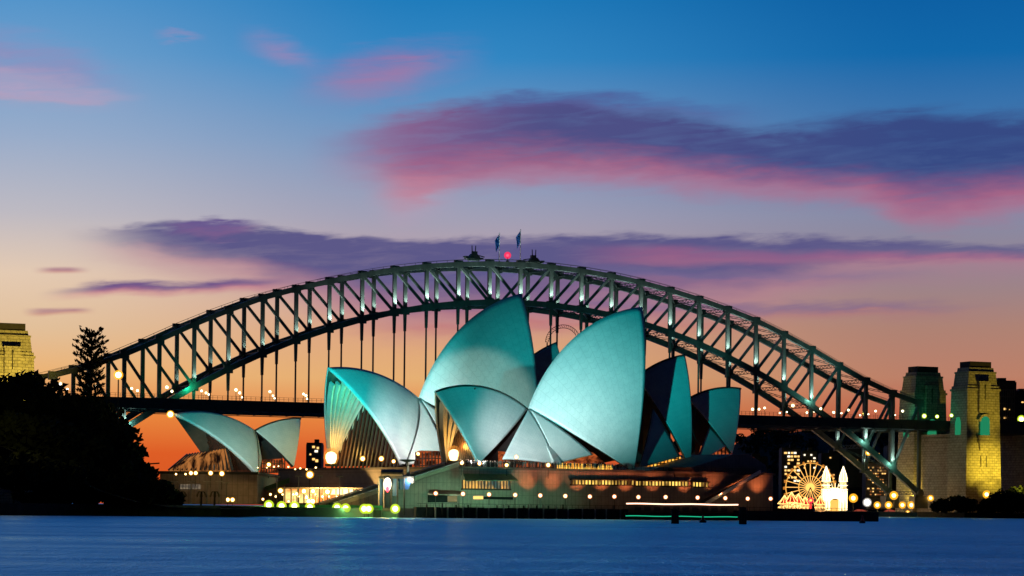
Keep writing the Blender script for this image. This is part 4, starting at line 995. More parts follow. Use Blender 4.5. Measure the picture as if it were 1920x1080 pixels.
PM = [body_mesh(k) for k in range(3)]
pmats = []
for m_ in PM:
    for mm in (clothd, clothl):
        c = m_.copy(); c.materials.clear(); c.materials.append(mm); c.materials.append(skin)
        for p in c.polygons:
            p.use_smooth = True
            if p.center.z > 1.5: p.material_index = 1
        pmats.append(c)
def person(loc, me, label, group, s=1.0):
    o = bpy.data.objects.new('person', me); COL.objects.link(o); o.location = loc; o.rotation_euler = (0, 0, random.uniform(-2, 2)); o.scale = (s,)*3
    props(o, label, 'person', group)
xs = 862.0
while xs < 1176:
    k = random.choice((0, 0, 1, 1, 2, 3, 4, 5)); w = random.uniform(-5.5, -.6)
    p = onw(xs, 885, w); p.z = ZP
    person(p, pmats[k], ('person in dark clothes standing behind the podium terrace railing' if k % 2 == 0 else 'person in pale clothes standing behind the podium terrace railing'), ('dark clad people in the terrace crowd' if k % 2 == 0 else 'pale clad people in the terrace crowd'), random.uniform(.98, 1.12))
    xs += random.uniform(1.6, 6.5)
for x in (602, 606, 612, 619, 624, 633, 641, 655, 598, 590):
    p = at(x, 942, 688); p.z = 2.35
    person(p, pmats[random.choice((0, 2, 4))], 'dark silhouetted person in front of the bright amber arcade', 'people before the lit arcade', 1.05)

# ------------------------------------------------------------------ stand-in boat for light trails, piles and markers
fb = thing('ferry', 'long low dark stand-in ferry with a warm roof strip and a green hull strip for light trails', 'ferry', tuple(at(1278, 975, 668).xy)+(0,))  # boat added to carry strips that stand in for light trails
FL = fb.location
def hx(px, z, dy_=0): p = at(px, 960, 668); return Vector((p.x, 668+dy_, z))
b_ = MB()
hull = [hx(1172, 1.9), hx(1176, .1), hx(1380, .1), hx(1388, 2.0)]
b_.prism(hull, (0, 6, 0)); b_.build('hull', black, fb, FL)
b_ = MB(); b_.prism([hx(1180, 1.9, .6), hx(1376, 1.9, .6), hx(1376, 4.1, .6), hx(1180, 4.1, .6)], (0, 4.6, 0)); b_.build('cabin', capm, fb, FL)
b_ = MB(); b_.prism([hx(1174, 4.1, .1), hx(1384, 4.1, .1), hx(1384, 4.3, .1), hx(1174, 4.3, .1)], (0, 5.6, 0)); b_.build('roof', darksteel, fb, FL)
b_ = MB()
for k in range(12): b_.beam(hx(1174+k*17.5, 4.22+.06*math.sin(k*1.1), -.05), hx(1174+(k+1)*17.5, 4.22+.06*math.sin((k+1)*1.1), -.05), .12, .34)
b_.build('roof_trail_strip', strip_w, fb, FL)  # glowing strip in place of a warm light trail
b_ = MB()
for k in range(12): b_.beam(hx(1173+k*17.5, 1.0+.06*math.sin(k*1.3), -.08), hx(1173+(k+1)*17.5, 1.0+.06*math.sin((k+1)*1.3), -.08), .12, .2)
b_.build('hull_trail_strip', strip_g, fb, FL)  # glowing strip in place of a green light trail
for k in range(10):
    b_ = MB(); b_.prism([hx(1190+k*18, 2.5, .5), hx(1202+k*18, 2.5, .5), hx(1202+k*18, 3.5, .5), hx(1190+k*18, 3.5, .5)], (0, .2, 0)); b_.build('window', glass, fb, FL)
def pile(px, ytop, ywat, label):
    Y = FPX*HC/(ywat-HOR-ROLL*(px-960)); p = at(px, ytop, Y)
    o = thing('mooring_pile', label, 'mooring pile', (p.x, Y, 0)); h = p.z
    b_ = MB()
    for dx_, dy_ in ((-.4, 0), (.4, .1), (0, .6), (0, -.5)): b_.tube((dx_*1.2, dy_, -1.5), (dx_, dy_, h), .36, .32, 9)
    b_.build('timbers', black, o); b_ = MB(); b_.lathe([(.85, h*.72), (.88, h*.72+.35), (.05, h*.72+.36)], (0, 0, 0), 10); b_.build('collar', black, o)
pile(1266, 955, 982, 'cluster of black mooring timbers rising from the water in front of the ferry middle')
pile(1393, 951, 983, 'cluster of black mooring timbers rising from the water at the ferry end')
def buoy(px, yt, yw, label):
    Y = FPX*HC/(yw-HOR-ROLL*(px-960)); p = at(px, yt, Y); o = thing('marker_buoy', label, 'buoy', (p.x, Y, 0)); h = p.z
    b_ = MB(); b_.lathe([(.05, -.3), (.75, -.1), (.75, .35), (.5, .5)], n=12); b_.build('float', black, o)
    b_ = MB(); b_.lathe([(.5, .5), (.22, h*.75), (.2, h), (.02, h+.1)], n=8); b_.build('tower', red, o)
buoy(1318, 966, 980, 'small conical marker buoy floating before the green ferry strip')
buoy(1617, 966, 981, 'small conical marker buoy alone in the water off the far shore')

# ------------------------------------------------------------------ headland with trees
def tree_leaves(b_, c, r, n, ls, squash=.8):
    for _ in range(n):
        d = Vector((random.gauss(0, 1), random.gauss(0, 1), random.gauss(0, 1))).normalized()*r*(random.random()**.38)
        p = Vector(c)+Vector((d.x, d.y, d.z*squash)); s_ = ls*random.uniform(.6, 1.4)
        u = Vector((random.gauss(0, 1), random.gauss(0, 1), random.gauss(0, 1))).normalized(); v = u.orthogonal().normalized()
        b_.add([p-u*s_, p+v*s_*.55, p+u*s_, p-v*s_*.55], [(0, 1, 2, 3)])
def tree(name, loc, h, r, label, group=None, dens=1.0, m=leaf, trunk=.22, ls=.75, lobes=9):
    o = thing(name, label, 'tree', loc, 0, group)
    b_ = MB(); lean = random.uniform(-.06, .06)*h; zt = h*.55
    b_.tube((0, 0, -1), (lean*.5, 0, zt*.6), h*.028, h*.02, 8); b_.tube((lean*.5, 0, zt*.6), (lean, 0, zt), h*.02, h*.014, 8)
    cs = []
    for k in range(lobes):
        a = k*2.4+random.random(); rr = r*random.uniform(.35, .75); z = h*(trunk+.1)+(h*(.88-trunk-.1))*random.random()**.8
        cs.append((lean+rr*math.cos(a)*(1.15-.5*z/h), rr*math.sin(a), z, r*random.uniform(.24, .46)))
    cs.append((lean, 0, h*.86, r*.4))
    for cx, cy, cz, cr_0 in cs: b_.tube((lean*.7, 0, zt*random.uniform(.55, .95)), (cx, cy, cz-cr_0*.2), h*.009, h*.003, 5)
    b_.build('trunk', bark, o)
    c = MB()
    for cx, cy, cz, cr_0 in cs: tree_leaves(c, (cx, cy, cz), cr_0, int(170*dens), ls)
    c.build('crown', m, o)
    return o
# ground of the headland: a low dark mound behind a stone edge
hp = [(-140, 500), (-107.5, 540), (-85, 575), (-62.2, 629), (-66, 655), (-120, 720), (-230, 760), (-300, 600)]
land('headland', hp, -1, 2.2, earth)
vs = []; fs = []; NX, NY = 26, 20
for j in range(NY+1):
    for i in range(NX+1):
        x = -260+200*i/NX; y = 560+160*j/NY; e = (325-960)/FPX*y   # the wood ends here
        d = max(0.0, min(1.0, (e-x)/55)); z = 2.1+17*d*d*(3-2*d)+.8*math.sin(x*.31+y*.17)*d
        vs.append((x, y, z if d > 0 else 1.9))
for j in range(NY):
    for i in range(NX): fs.append((j*(NX+1)+i, j*(NX+1)+i+1, (j+1)*(NX+1)+i+1, (j+1)*(NX+1)+i))
b_ = MB(); b_.add(vs, fs); props(b_.build('hillside', earth, smooth=True), kind='structure')
hw = thing('headland_sea_wall', 'low black stone sea wall round the tree covered headland', 'sea wall', (-90, 575, 0))
b_ = MB()
for a_, c_ in zip(hp[:4], hp[1:5]): b_.beam((a_[0], a_[1], .8), (c_[0], c_[1], .8), 1.4, 3.6)
b_.build('stones', seaw, hw, hw.location)
TS = [  # px, top row, distance, radius, kind of label
    (12, 700, 600, 9, 'dark tree at the picture edge before the granite pylon'),
    (52, 690, 606, 10, 'tallest round dark tree just below the granite pylon top'),
    (92, 700, 604, 8, 'thin crowned dark tree between the pylon and the pine, sky showing through'),
    (128, 730, 612, 8, 'dark tree close beside the pine on the pylon side'),
    (182, 740, 606, 9, 'broad dark tree at the foot of the tall pine'),
    (212, 790, 596, 8, 'dark tree under the bridge deck end by the lower arch'),
    (232, 830, 606, 7, 'feathery dark tree against the orange sky below the arch'),
    (258, 868, 612, 6, 'lower dark tree sloping down towards the pavilion'),
    (20, 780, 575, 10, 'wide dark tree low at the picture edge over the water'),
    (80, 790, 580, 11, 'wide dark tree standing low in the middle of the black wood'),
    (140, 800, 585, 11, 'wide dark tree low in the wood beneath the pine'),
    (190, 850, 590, 10, 'dark tree low in the wood towards the restaurant base'),
    (45, 870, 556, 9, 'dark tree right above the sea wall nearest the picture edge'),
    (110, 880, 565, 9, 'dark tree right above the sea wall, middle one'),
    (180, 895, 580, 9, 'dark tree right above the sea wall below the pine'),
    (245, 905, 590, 8, 'dark bushy tree right above the sea wall under the lower arch'),
    (288, 905, 605, 6, 'last dark tree of the headland before the restaurant base'),
    (312, 928, 612, 4.5, 'low dark shrub tree at the end of the wood by the brown wall')]
for k, (px, yt, Y, r_, lab) in enumerate(TS):
    p = at(px, yt, Y); gz_ = 2.0+max(0, min(9.0, (250-px)*.035)); h = p.z-gz_
    tree('dark_tree', (p.x, Y, gz_), h, r_, lab, None, .62 if k not in (2, 6) else .34, leaf, .06 if k > 6 else .2, 1.0, 16)
for k in range(16):
    x = 20+k*19; p = at(x, 955-k*.3, 552+k*4.6); tree('shore_bush', (p.x, p.y+3, 1.8), random.uniform(4.5, 7.5), random.uniform(3.6, 5.2), 'low black bush along the headland sea wall', 'bushes along the headland sea wall', .7, leaf, .02, .6, 6)
point(at(22, 772, 555), 700, (1.0, .72, .12), .4)
point(at(48, 778, 552), 300, (1.0, .72, .12), .4)
# Norfolk pine: whorls of level branches
def norfolk(loc, h, r, label):
    o = thing('pine_tree', label, 'tree', loc)
    b_ = MB(); b_.tube((0, 0, -1), (0, 0, h), h*.018, .08, 8); c = MB(); z = h*.10; k = 0
    while z < h*.985:
        f = z/h; L = r*min(1.0, (1.06-f)*4.2)**.6*random.uniform(.8, 1.08)*(.9+.25*f)
        for i in range(7):
            a = i*2*math.pi/7+k*.45+random.uniform(-.15, .15); l_ = L*random.uniform(.72, 1.1); d = Vector((math.cos(a), math.sin(a), .20+.5*f))
            p1 = Vector((0, 0, z))+d*l_; b_.tube((0, 0, z), p1, .12, .04, 4, False)
            for s_ in range(int(7+l_*5)):
                g = .22+.78*random.random(); q = Vector((0, 0, z)).lerp(p1, g)+Vector((random.gauss(0, .18), random.gauss(0, .18), random.gauss(0.12, .16)))*(.6+g)
                u = (d+Vector((random.gauss(0, .5), random.gauss(0, .5), random.gauss(.4, .4)))).normalized()*.55; v = u.orthogonal().normalized()*.22
                c.add([q-u, q+v, q+u, q-v], [(0, 1, 2, 3)])
        z += h*.046*random.uniform(.85, 1.15); k += 1
    b_.build('trunk', bark, o); c.build('needles', leaf2, o)
p = at(172, 626, 600); norfolk((p.x, 600, 8), p.z-8, 4.0, 'tall tiered pine with level branches standing in front of the arch end')
for x, lab in ((317, 'nearest the dark wood'), (340, 'second from the dark wood'), (377, 'second from the landing'), (402, 'nearest the landing')):
    p = at(x, 920, 640); o = thing('small_palm', 'small black palm against the brown wall, '+lab, 'palm', (p.x, 640, 2.2)); b_ = MB(); hh = p.z-2.2
    b_.tube((0, 0, -.5), (.1, 0, hh*.8), .28, .2, 7); b_.build('trunk', bark, o); c = MB()
    for i in range(8):
        a = i*.785; prev = Vector((.1, 0, hh*.8))
        for j in range(1, 6):
            q = Vector((.1+math.cos(a)*.34*j, math.sin(a)*.34*j, hh*.8+.5*j-.14*j*j+.2)); d = (q-prev); s_ = Vector((-math.sin(a), math.cos(a), 0))*.12
            c.add([prev-s_, prev+s_, q+s_*.8, q-s_*.8], [(0, 1, 2, 3)]); prev = q
    c.build('crown', leaf, o)

# ------------------------------------------------------------------ north shore
land('north_shore', [tuple(br(235, -70, 0).xy), tuple(br(250, -78, 0).xy), (900, 1440), (1400, 1700), (1400, 2600), (100, 2600), tuple(at(1440, 950, 1700).xy), tuple(at(1470, 950, 1520).xy), tuple(at(1700, 950, 1500).xy)], -1, 3.0, earth)
promo = land('promontory', [tuple(at(1440, 960, 735).xy), tuple(at(1525, 960, 735).xy), tuple(at(1528, 960, 745).xy), tuple(at(1520, 960, 800).xy), tuple(at(1430, 960, 800).xy)], -1, 3.4, seaw)
vs = []; fs = []; NX, NY = 40, 12; x0, x1 = at(1370, 950, 2000).x, at(2100, 950, 2000).x
prof = [(1370, 838), (1400, 822), (1440, 812), (1500, 812), (1580, 808), (1660, 806), (1720, 815), (1860, 812), (1960, 806), (2110, 815)]
for j in range(NY+1):
    for i in range(NX+1):
        px = 1370+740*i/NX; f = j/NY
        yy = None
        for (a_, u), (c_, v) in zip(prof, prof[1:]):
            if a_ <= px <= c_: yy = u+(v-u)*(px-a_)/(c_-a_)
        Y = 1640+500*f; z = 3+(at(px, yy, 2140).z-3)*min(1, f*1.15)**.7+2*math.sin(px*.11+j)
        p = at(px, 950, Y); vs.append((p.x, Y, z))
for j in range(NY):
    for i in range(NX): fs.append((j*(NX+1)+i, j*(NX+1)+i+1, (j+1)*(NX+1)+i+1, (j+1)*(NX+1)+i))
b_ = MB(); b_.add(vs, fs); props(b_.build('hill', earth, smooth=True), kind='structure')
# low tree line of the far hill, read as one wood
b_ = MB()
for k in range(150):
    px = random.uniform(1380, 2000); f = random.random(); yy = 815
    for (a_, u), (c_, v) in zip(prof, prof[1:]):
        if a_ <= px <= c_: yy = u+(v-u)*(px-a_)/(c_-a_)
    Y = 1700+430*f; p = at(px, 950, Y); z = 3+(at(px, yy, 2140).z-3)*min(1, (Y-1640)/500*1.15)**.7
    tree_leaves(b_, (p.x, Y, z+3), random.uniform(5, 9), 80, 1.5, .7)
props(b_.build('hill_wood', leaf), 'dark far wood covering the hill under the bridge deck', 'wood', None, 'stuff')

def block(px0, px1, ytop, Y, label, wins, m=facade, depth=18, ybase=955, setback=None, name='apartment_building'):
    """far building; wins = list of (px, py, w, h, material) lit windows"""
    a_, c_ = at(px0, ytop, Y), at(px1, ytop, Y); zt = (a_.z+c_.z)/2; cx = (a_.x+c_.x)/2; w = c_.x-a_.x; zb = max(2.5, min(zt-6, at((px0+px1)/2, ybase, Y).z))
    o = thing(name, label, 'building', (cx, Y+depth/2, zb)); b_ = MB(); b_.box((0, 0, (zt-zb)/2), (w, depth, zt-zb)); b_.build('wall', m, o)
    b_ = MB(); b_.box((0, 0, zt-zb+.5), (w*.96, depth*.9, 1.0)); b_.box((w*.12, 0, zt-zb+2.0), (w*.28, depth*.3, 2.2)); b_.build('roof', capm, o)
    fl_ = max(1, int((zt-zb)/3.4)); b_ = MB()
    for k in range(1, fl_): b_.box((0, -depth/2-.1, k*(zt-zb)/fl_), (w*.97, .3, .35))
    b_.build('floor_bands', capm, o)
    for x, y, ww_, hh_, mm in wins:
        p = at(x, y, Y); q = MB(); s_ = Y/FPX
        q.box((p.x-cx, -depth/2-.12, p.z-zb), (ww_*s_, .5, hh_*s_)); q.build('window', mm, o)
    return o
random.seed(11)
def rwin(x0, x1, y0, y1, nx, ny, prob, mats, w=3.2, h=2.4):
    out = []
    for j in range(ny):
        for i in range(nx):
            if random.random() < prob: out.append((x0+(x1-x0)*(i+.5)/nx+random.uniform(-.4, .4), y0+(y1-y0)*(j+.5)/ny, w*random.uniform(.7, 1.2), h, random.choice(mats)))
    return out
Wm = [winlit, winlit, winwhite]; Cm = [wincool, winwhite, winlit]
block(1466, 1502, 842, 1640, 'dark apartment tower with many amber windows behind the ferris wheel', rwin(1470, 1500, 846, 905, 5, 9, .5, Wm, 4.6, 3.4), facade)
block(1504, 1532, 848, 1650, 'dark apartment block with few amber windows directly above the ferris wheel', rwin(1506, 1530, 850, 880, 4, 5, .45, Wm, 4, 3), facade)
block(1540, 1574, 852, 1700, 'nearly unlit dark block behind the two spires', rwin(1542, 1572, 855, 900, 5, 7, .10, Wm), facade)
block(1586, 1622, 842, 1690, 'dark block with a few red and white windows left of the lower arch', rwin(1588, 1620, 846, 880, 6, 5, .16, Wm), facade)
block(1624, 1664, 868, 1620, 'lattice fronted amber building seen inside the lower arch corner', rwin(1626, 1662, 874, 930, 8, 10, .62, [winlit, lit_room('dim_amber', (.25, .08, .02), (.5, .2, .05), 1.0)], 3.0, 2.2), facade2)
block(1664, 1700, 838, 1660, 'dark block behind the lower posts with a short row of yellow windows', [(1648, 851, 2, 2, winlit)]+rwin(1666, 1690, 846, 856, 6, 1, .7, Wm, 2, 2), facade)
hi = block(1850, 1906, 716, 1620, 'tall dark tower with gridded front behind the yellow pylon', [(1866, 768, 4, 4, winlit), (1884, 767, 4, 4, winlit), (1884, 783, 4, 3, winlit), (1871, 795, 3, 3, winlit), (1860, 788, 3, 3, winwhite), (1893, 768, 2, 2, winlit)], facade, 30, 900)
b_ = MB()
for k in range(9): b_.box((-3+k*1.4, -15.25, 38), (.35, .5, 40))
for k in range(10): b_.box((2.5, -15.3, 18+k*4.4), (12, .5, .5))
b_.build('window_grid', facade2, hi)
block(1900, 1935, 736, 1680, 'lower dark tower at the picture edge behind the gridded one', rwin(1904, 1920, 750, 800, 3, 6, .15, Wm), facade, 30, 900)
block(1856, 1890, 858, 1560, 'office block with bands of cool green windows right of the pylon', rwin(1858, 1888, 862, 868, 6, 1, .8, [winwhite])+rwin(1858, 1886, 888, 905, 7, 3, .6, [wincool]), facade2, 20)
block(1892, 1940, 860, 1580, 'low block with wide white window bands at the picture edge', [(1900, 864, 14, 3, winwhite), (1916, 864, 10, 3, winwhite), (1898, 874, 6, 4, winwhite)]+rwin(1894, 1918, 890, 930, 4, 5, .25, Wm), facade)
block(1858, 1935, 835, 1640, 'dark block under the viaduct with a scatter of white windows', rwin(1860, 1920, 838, 852, 12, 3, .4, [winwhite, wincool], 3, 3), facade, 20)
block(1385, 1440, 858, 1750, 'low dark house group on the hill beside the last sail', rwin(1390, 1436, 862, 880, 8, 2, .12, Cm), facade)
block(574, 603, 833, 1500, 'small dark block with lit windows against the orange sky between the sails', [(588, 838, 5, 4, winlit), (596, 840, 4, 4, winlit), (593, 846, 6, 4, winwhite), (588, 861, 5, 4, winlit), (594, 864, 5, 5, winlit), (582, 852, 3, 3, winlit)], facade, 18, 880)

# ferris wheel
fwc = at(1519, 914, 1545); fw = thing('ferris_wheel', 'amber lit ferris wheel turning beside the twin spired gate', 'ferris wheel', (fwc.x, fwc.y, 3))
hz = fwc.z-3; RW = 14.8
for r_, th_ in ((RW, .20), (RW*.47, .26)):
    b_ = MB(); n = 48
    for i in range(n):
        a, c = 2*math.pi*i/n, 2*math.pi*(i+1)/n
        for y in (-.8, .8): b_.beam((r_*math.cos(a), y, hz+r_*math.sin(a)), (r_*math.cos(c), y, hz+r_*math.sin(c)), th_*1.6, th_*1.6)
    b_.build('rim', glow('wheel_gold', (1.0, .46, .08), 1.1), fw)
for i in range(24):
    a = 2*math.pi*i/24; b_ = MB(); b_.tube((1.2*math.cos(a), 0, hz+1.2*math.sin(a)), (RW*1.05*math.cos(a), 0, hz+RW*1.05*math.sin(a)), .24, .24, 5); b_.build('spoke', glow('wheel_spoke_gold', (1.0, .5, .12), 1.5), fw)
    g = MB(); g.box((RW*1.06*math.cos(a), 0, hz+RW*1.06*math.sin(a)-.8), (1.3, 1.4, 1.3)); g.lathe([(.9, 0), (.05, .6)], (RW*1.06*math.cos(a), 0, hz+RW*1.06*math.sin(a)-.1), 8); g.build('gondola', glow('gondola_amber', (1.0, .34, .05), .55), fw)
b_ = MB(); b_.tube((0, -1.4, hz), (0, 1.4, hz), 2.6, 2.6, 16); b_.build('hub', glow('hub_gold', (1.0, .55, .12), 1.6), fw)
for x in (-6, 6):
    for y in (-2.4, 2.4): b_ = MB(); b_.beam((0, y*.6, hz), (x, y, 0), .6, .6); b_.build('leg', darksteel, fw)
# gate with two spires
gp = at(1565, 951, 1535); gt = thing('amusement_park_gate', 'dazzling white gold park gate with round arch between two pointed towers', 'gate', (gp.x, gp.y, 3))
s_ = 1535/FPX
tx = 15.6*s_*1.0
for sx in (-1, 1):
    x = sx*16.5*s_*1.0 if sx < 0 else 15.5*s_
    b_ = MB(); b_.lathe([(2.3, 0), (2.3, 12.5), (2.7, 12.6), (2.7, 13.4), (2.1, 13.5), (2.1, 17.6), (2.4, 17.7), (2.4, 18.2)], (x, 0, 0), 14); tw = b_.build('tower', gate_lit, gt)
    b_ = MB(); b_.lathe([(2.2, 18.2), (2.3, 19.6), (1.9, 21.6), (1.1, 24.0), (.35, 25.8), (.04, 27)], (x, 0, 0), 14); b_.build('spire', gate_lit, tw)
    b_ = MB()
    for k in range(8):
        a = 2*math.pi*k/8
        b_.tube((x+2.45*math.cos(a), 2.45*math.sin(a), .5), (x+2.45*math.cos(a), 2.45*math.sin(a), 12.4), .16, n=4)
        pr = [(2.35, 18.3), (2.4, 19.6), (2.0, 21.6), (1.2, 24), (.4, 26), (.1, 27)]
        for (r0_, z0_), (r1_, z1_) in zip(pr, pr[1:]): b_.tube((x+r0_*math.cos(a), r0_*math.sin(a), z0_), (x+r1_*math.cos(a), r1_*math.sin(a), z1_), .16, n=4)
    for z_ in (13, 15.5, 18):
        for k in range(16):
            a, c = 2*math.pi*k/16, 2*math.pi*(k+1)/16; b_.tube((x+2.7*math.cos(a), 2.7*math.sin(a), z_), (x+2.7*math.cos(c), 2.7*math.sin(c), z_), .15, n=4)
    b_.build('light_string', string_h, tw)
arc = [(-4.8, 0), (-4.8, 11.5)]+[(-4.8*math.cos(math.pi*k/12), 11.5+2.6*math.sin(math.pi*k/12)) for k in range(1, 12)]+[(4.8, 11.5), (4.8, 0), (3.0, 0), (3.0, 5)]+[(3.0*math.cos(math.pi*k/10), 5+2.6*math.sin(math.pi*k/10)) for k in range(1, 10)]+[(-3.0, 5), (-3.0, 0)]
b_ = MB(); b_.prism([(x, -1.6, z) for x, z in arc], (0, 3, 0)); b_.build('arch', gate_lit, gt)
b_ = MB()
for rr, zz in ((4.4, 11.2), (3.3, 5.2), (3.9, 8)):
    for k in range(14):
        a, c = math.pi*k/14, math.pi*(k+1)/14; b_.tube((rr*math.cos(a), -1.75, zz+2.5*math.sin(a)), (rr*math.cos(c), -1.75, zz+2.5*math.sin(c)), .17, n=4)
for k in range(9):
    a = math.pi*(k+.5)/9; b_.tube((4.6*math.cos(a), -1.6, 11.5+2.6*math.sin(a)), (6.4*math.cos(a), -1.6, 11.5+5.4*math.sin(a)), .12, n=4)
b_.build('light_string', string_h, gt)
b_ = MB(); b_.box((0, .2, 3.4), (6, .5, 6.8)); b_.build('lit_doorway', glow('gate_doorway', (1.0, .5, .1), 1.3), gt)
for x in (-7, 0, 7): point(gp+Vector((x, -7, 7)), 5200, (1.0, .72, .34), .8)
for x in (-5.5, 5.2): point(gp+Vector((x, -6, 21)), 2600, (1.0, .7, .34), .6)
# fairground tents and rides
for k, (x, w_, h_, lab) in enumerate(((1471, 7, 9, 'small light-strung fairground tent farthest from the gate, by the dark promontory'), (1484, 8, 11, 'peaked fairground tent dotted with gold bulbs left of the wheel hub'), (1497, 7, 10, 'peaked fairground tent dotted with gold bulbs just before the wheel'), (1510, 7, 8, 'low fairground tent with pink bulbs at the foot of the wheel'), (1538, 6, 9, 'low fairground tent with gold bulbs between wheel and gate'))):
    p = at(x, 950, 1520); o = thing('fairground_tent', lab, 'fairground ride', (p.x, 1520, 3))
    b_ = MB(); b_.lathe([(w_*.42, 0), (w_*.42, h_*.45)], n=10); b_.build('drum', gate_lit, o); b_ = MB(); b_.lathe([(w_*.56, h_*.45), (w_*.3, h_*.66), (.05, h_)], n=10); b_.build('canopy', red, o)
    b_ = MB()
    for i in range(10):
        a = 2*math.pi*i/10; b_.tube((w_*.58*math.cos(a), w_*.58*math.sin(a), h_*.46), (w_*.31*math.cos(a), w_*.31*math.sin(a), h_*.68), .16, n=4); b_.tube((w_*.31*math.cos(a), w_*.31*math.sin(a), h_*.68), (0, 0, h_+.2), .16, n=4)
        c = 2*math.pi*(i+1)/10; b_.tube((w_*.58*math.cos(a), w_*.58*math.sin(a), h_*.44), (w_*.58*math.cos(c), w_*.58*math.sin(c), h_*.44), .2, n=4); b_.ball((w_*.5*math.cos(a), w_*.5*math.sin(a), h_*.2), .45, 6, 5)
    b_.build('light_string', string_w, o)
    point(p+Vector((0, -8, 3)), 1200, (1.0, .45, .16), .5)
o = thing('red_beacon_tower', 'small tower with a red glow at the promontory tip before the wheel', 'beacon', tuple(at(1520, 958, 742).xy)+(3.4,))
b_ = MB(); b_.tube((0, 0, 0), (0, 0, 2.2), .5, .3, 8); b_.build('tower', white, o); g = MB(); g.ball((0, 0, 2.5), .9, 12, 8); go = g.build('lens', halor, o, smooth=True); q = MB(); q.ball((0, 0, 2.5), .4); q.build('bulb', glow('bulb_amber_red', (1, .2, .03), 10), go)
point(at(1520, 950, 738), 900, (1, .05, .03), .3)
# far shore lamps
FS = lamp_tree('shore_lamp', 'orange lamp', 'street lamp', 6.0, [], bulbo, haloo, 2.1, 1.0, None, .15)
fl_ = [(1600, 934, 1.3, 'glaring orange shore lamp right beside the park gate'), (1645, 947, 1.0, 'orange shore lamp next to the white glaring one'), (1666, 947, 1.05, 'orange shore lamp under the lit lattice building'), (1692, 947, 1.0, 'orange shore lamp of a close pair by the arch bearing, nearer the gate'), (1709, 947, 1.1, 'orange shore lamp of a close pair by the arch bearing, nearer the pylons'), (1676, 929, 1.2, 'higher orange lamp inside the lower arch corner'), (1777, 947, 1.3, 'large orange shore lamp before the dark gap between the pylons'), (1855, 948, 1.1, 'orange shore lamp below the right foot of the yellow pylon'), (1892, 949, 1.5, 'largest orange shore lamp near the picture edge'), (1850, 927, 1.1, 'amber lamp against the right foot of the yellow pylon'), (1867, 914, 1.1, 'amber lamp above the trees right of the pylon'), (1834, 932, .8, 'small amber lamp in front of the pylon porch'), (1628, 849, .8, 'cream lamp on the lower chord of the arch'), (1745, 934, .9, 'pale lamp at the yellow lit base of the far pylon'), (1772, 948, .7, 'small orange shore lamp touching the large one between the pylons')]
u_ = False
for x, y, sc, lab in fl_:
    Y = 1452 if x > 1620 else 1510
    if x == 1850: Y = 1425
    p = at(x, y, Y); p.z -= 6*sc
    if not u_: FS.location = p; FS.scale = (sc,)*3; FS['label'] = lab; u_ = True
    else: dup(FS, p, 0, lab, None, sc)
wlmp = lamp_tree('shore_lamp', 'glaring white shore lamp on the far bank between the gate and the arch foot', 'street lamp', 6.0, [], bulbwh, halowh, 2.6, 1.6, None, .15); p = at(1626, 942, 1470); wlmp.location = p-Vector((0, 0, 6))
gl_ = lamp_tree('viaduct_lamp', 'large lime lamp on the viaduct at the picture edge', 'street lamp', 6.0, [], bulby, haloy, 2.4, 1.4, None, .15); p = at(1915, 786, 1500); gl_.location = p-Vector((0, 0, 6))
for x, y, s_ in ((1733, 780, 1.0), (1757, 781, .8), (1784, 779, .8)):
    dup(gl_, at(x, y, 1425)-Vector((0, 0, 6*s_*.6)), 0, {1733: 'lime lamp at the deck end before the dark pylon, largest of three', 1757: 'lime lamp on the deck between the two pylons', 1784: 'lime lamp on the deck touching the yellow pylon'}[x], None, s_*.6)
dup(FS, at(1702, 961, 1440)-Vector((0, 0, 4)), 0, 'small low shore lamp under the arch foot at the waterline', None, .65)
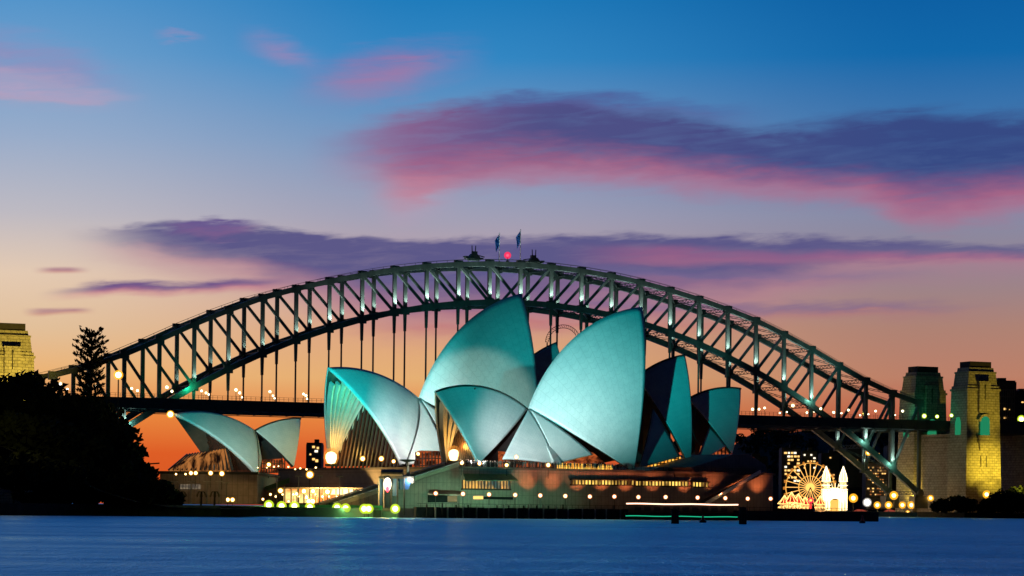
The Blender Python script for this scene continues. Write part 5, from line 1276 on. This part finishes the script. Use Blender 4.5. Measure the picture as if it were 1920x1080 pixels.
# added far sea wall, lit to stand in for traffic trails, and foreshore trees
a_, c_ = at(1520, 963, 1450), at(1720, 965, 1436); seawall('trail_sea_wall', 'long low added far sea wall, lit orange in place of traffic trails under the arch foot', (a_.x, a_.y), (c_.x, c_.y), -1, 2.6, 1.5, noisy('pale_trail_wall', (.34, .28, .22), (.24, .2, .16), .3, .8))
for x in range(1540, 1700, 26): point(at(x, 955, 1446), 1500, (1.0, .5, .2), .4)  # added lamps brighten the wall like traffic trails
for k, (x, y, r_) in enumerate(((1795, 925, 8), (1812, 928, 6), (1765, 930, 6), (1878, 905, 9), (1900, 900, 10), (1858, 925, 6), (1845, 940, 5), (1915, 915, 9), (1880, 932, 7))):
    p = at(x, y, 1410); tree('foreshore_tree', (p.x, 1410, 2.5), max(4, (p.z-2.5)*.72), r_*1.1, [ 'dark tree at the foot of the yellow pylon, nearest the dark gap', 'small dark tree before the pylon porch', 'dark tree between the two pylon bases', 'dark tree right of the pylon below the cool windows', 'tallest dark foreshore tree near the picture edge', 'small dark tree beside the amber lamp at the pylon foot', 'smallest dark shrub tree before the pylon right foot', 'dark tree at the very picture edge', 'low dark tree under the tallest edge tree'][k], None, .42, leaf, .1, 1.1, 14)
# crane arch seen in the gap between the two great sails
ca = thing('lattice_arch', 'thin lattice arch hoop showing between the two tallest sails', 'arch', tuple(at(1056, 700, 1300).xy)+(ZD,))
b_ = MB(); n = 22; c0 = at(1056, 642, 1300)
for i in range(n):
    a, c = math.pi*i/n, math.pi*(i+1)/n
    for r_ in (7.4, 9.0): b_.beam(c0+Vector((r_*math.cos(a), 0, r_*math.sin(a))), c0+Vector((r_*math.cos(c), 0, r_*math.sin(c))), .28, .28)
    b_.beam(c0+Vector((7.4*math.cos(a), 0, 7.4*math.sin(a))), c0+Vector((9.0*math.cos(c), 0, 9.0*math.sin(c))), .2, .2)
b_.build('hoop', darksteel, ca, ca.location)
b_ = MB()
for r_ in (-8.2, 8.2): b_.beam(c0+Vector((r_, 0, 0)), Vector((c0.x+r_, c0.y, ZD-10)), .5, .5)
b_.build('leg', darksteel, ca, ca.location)
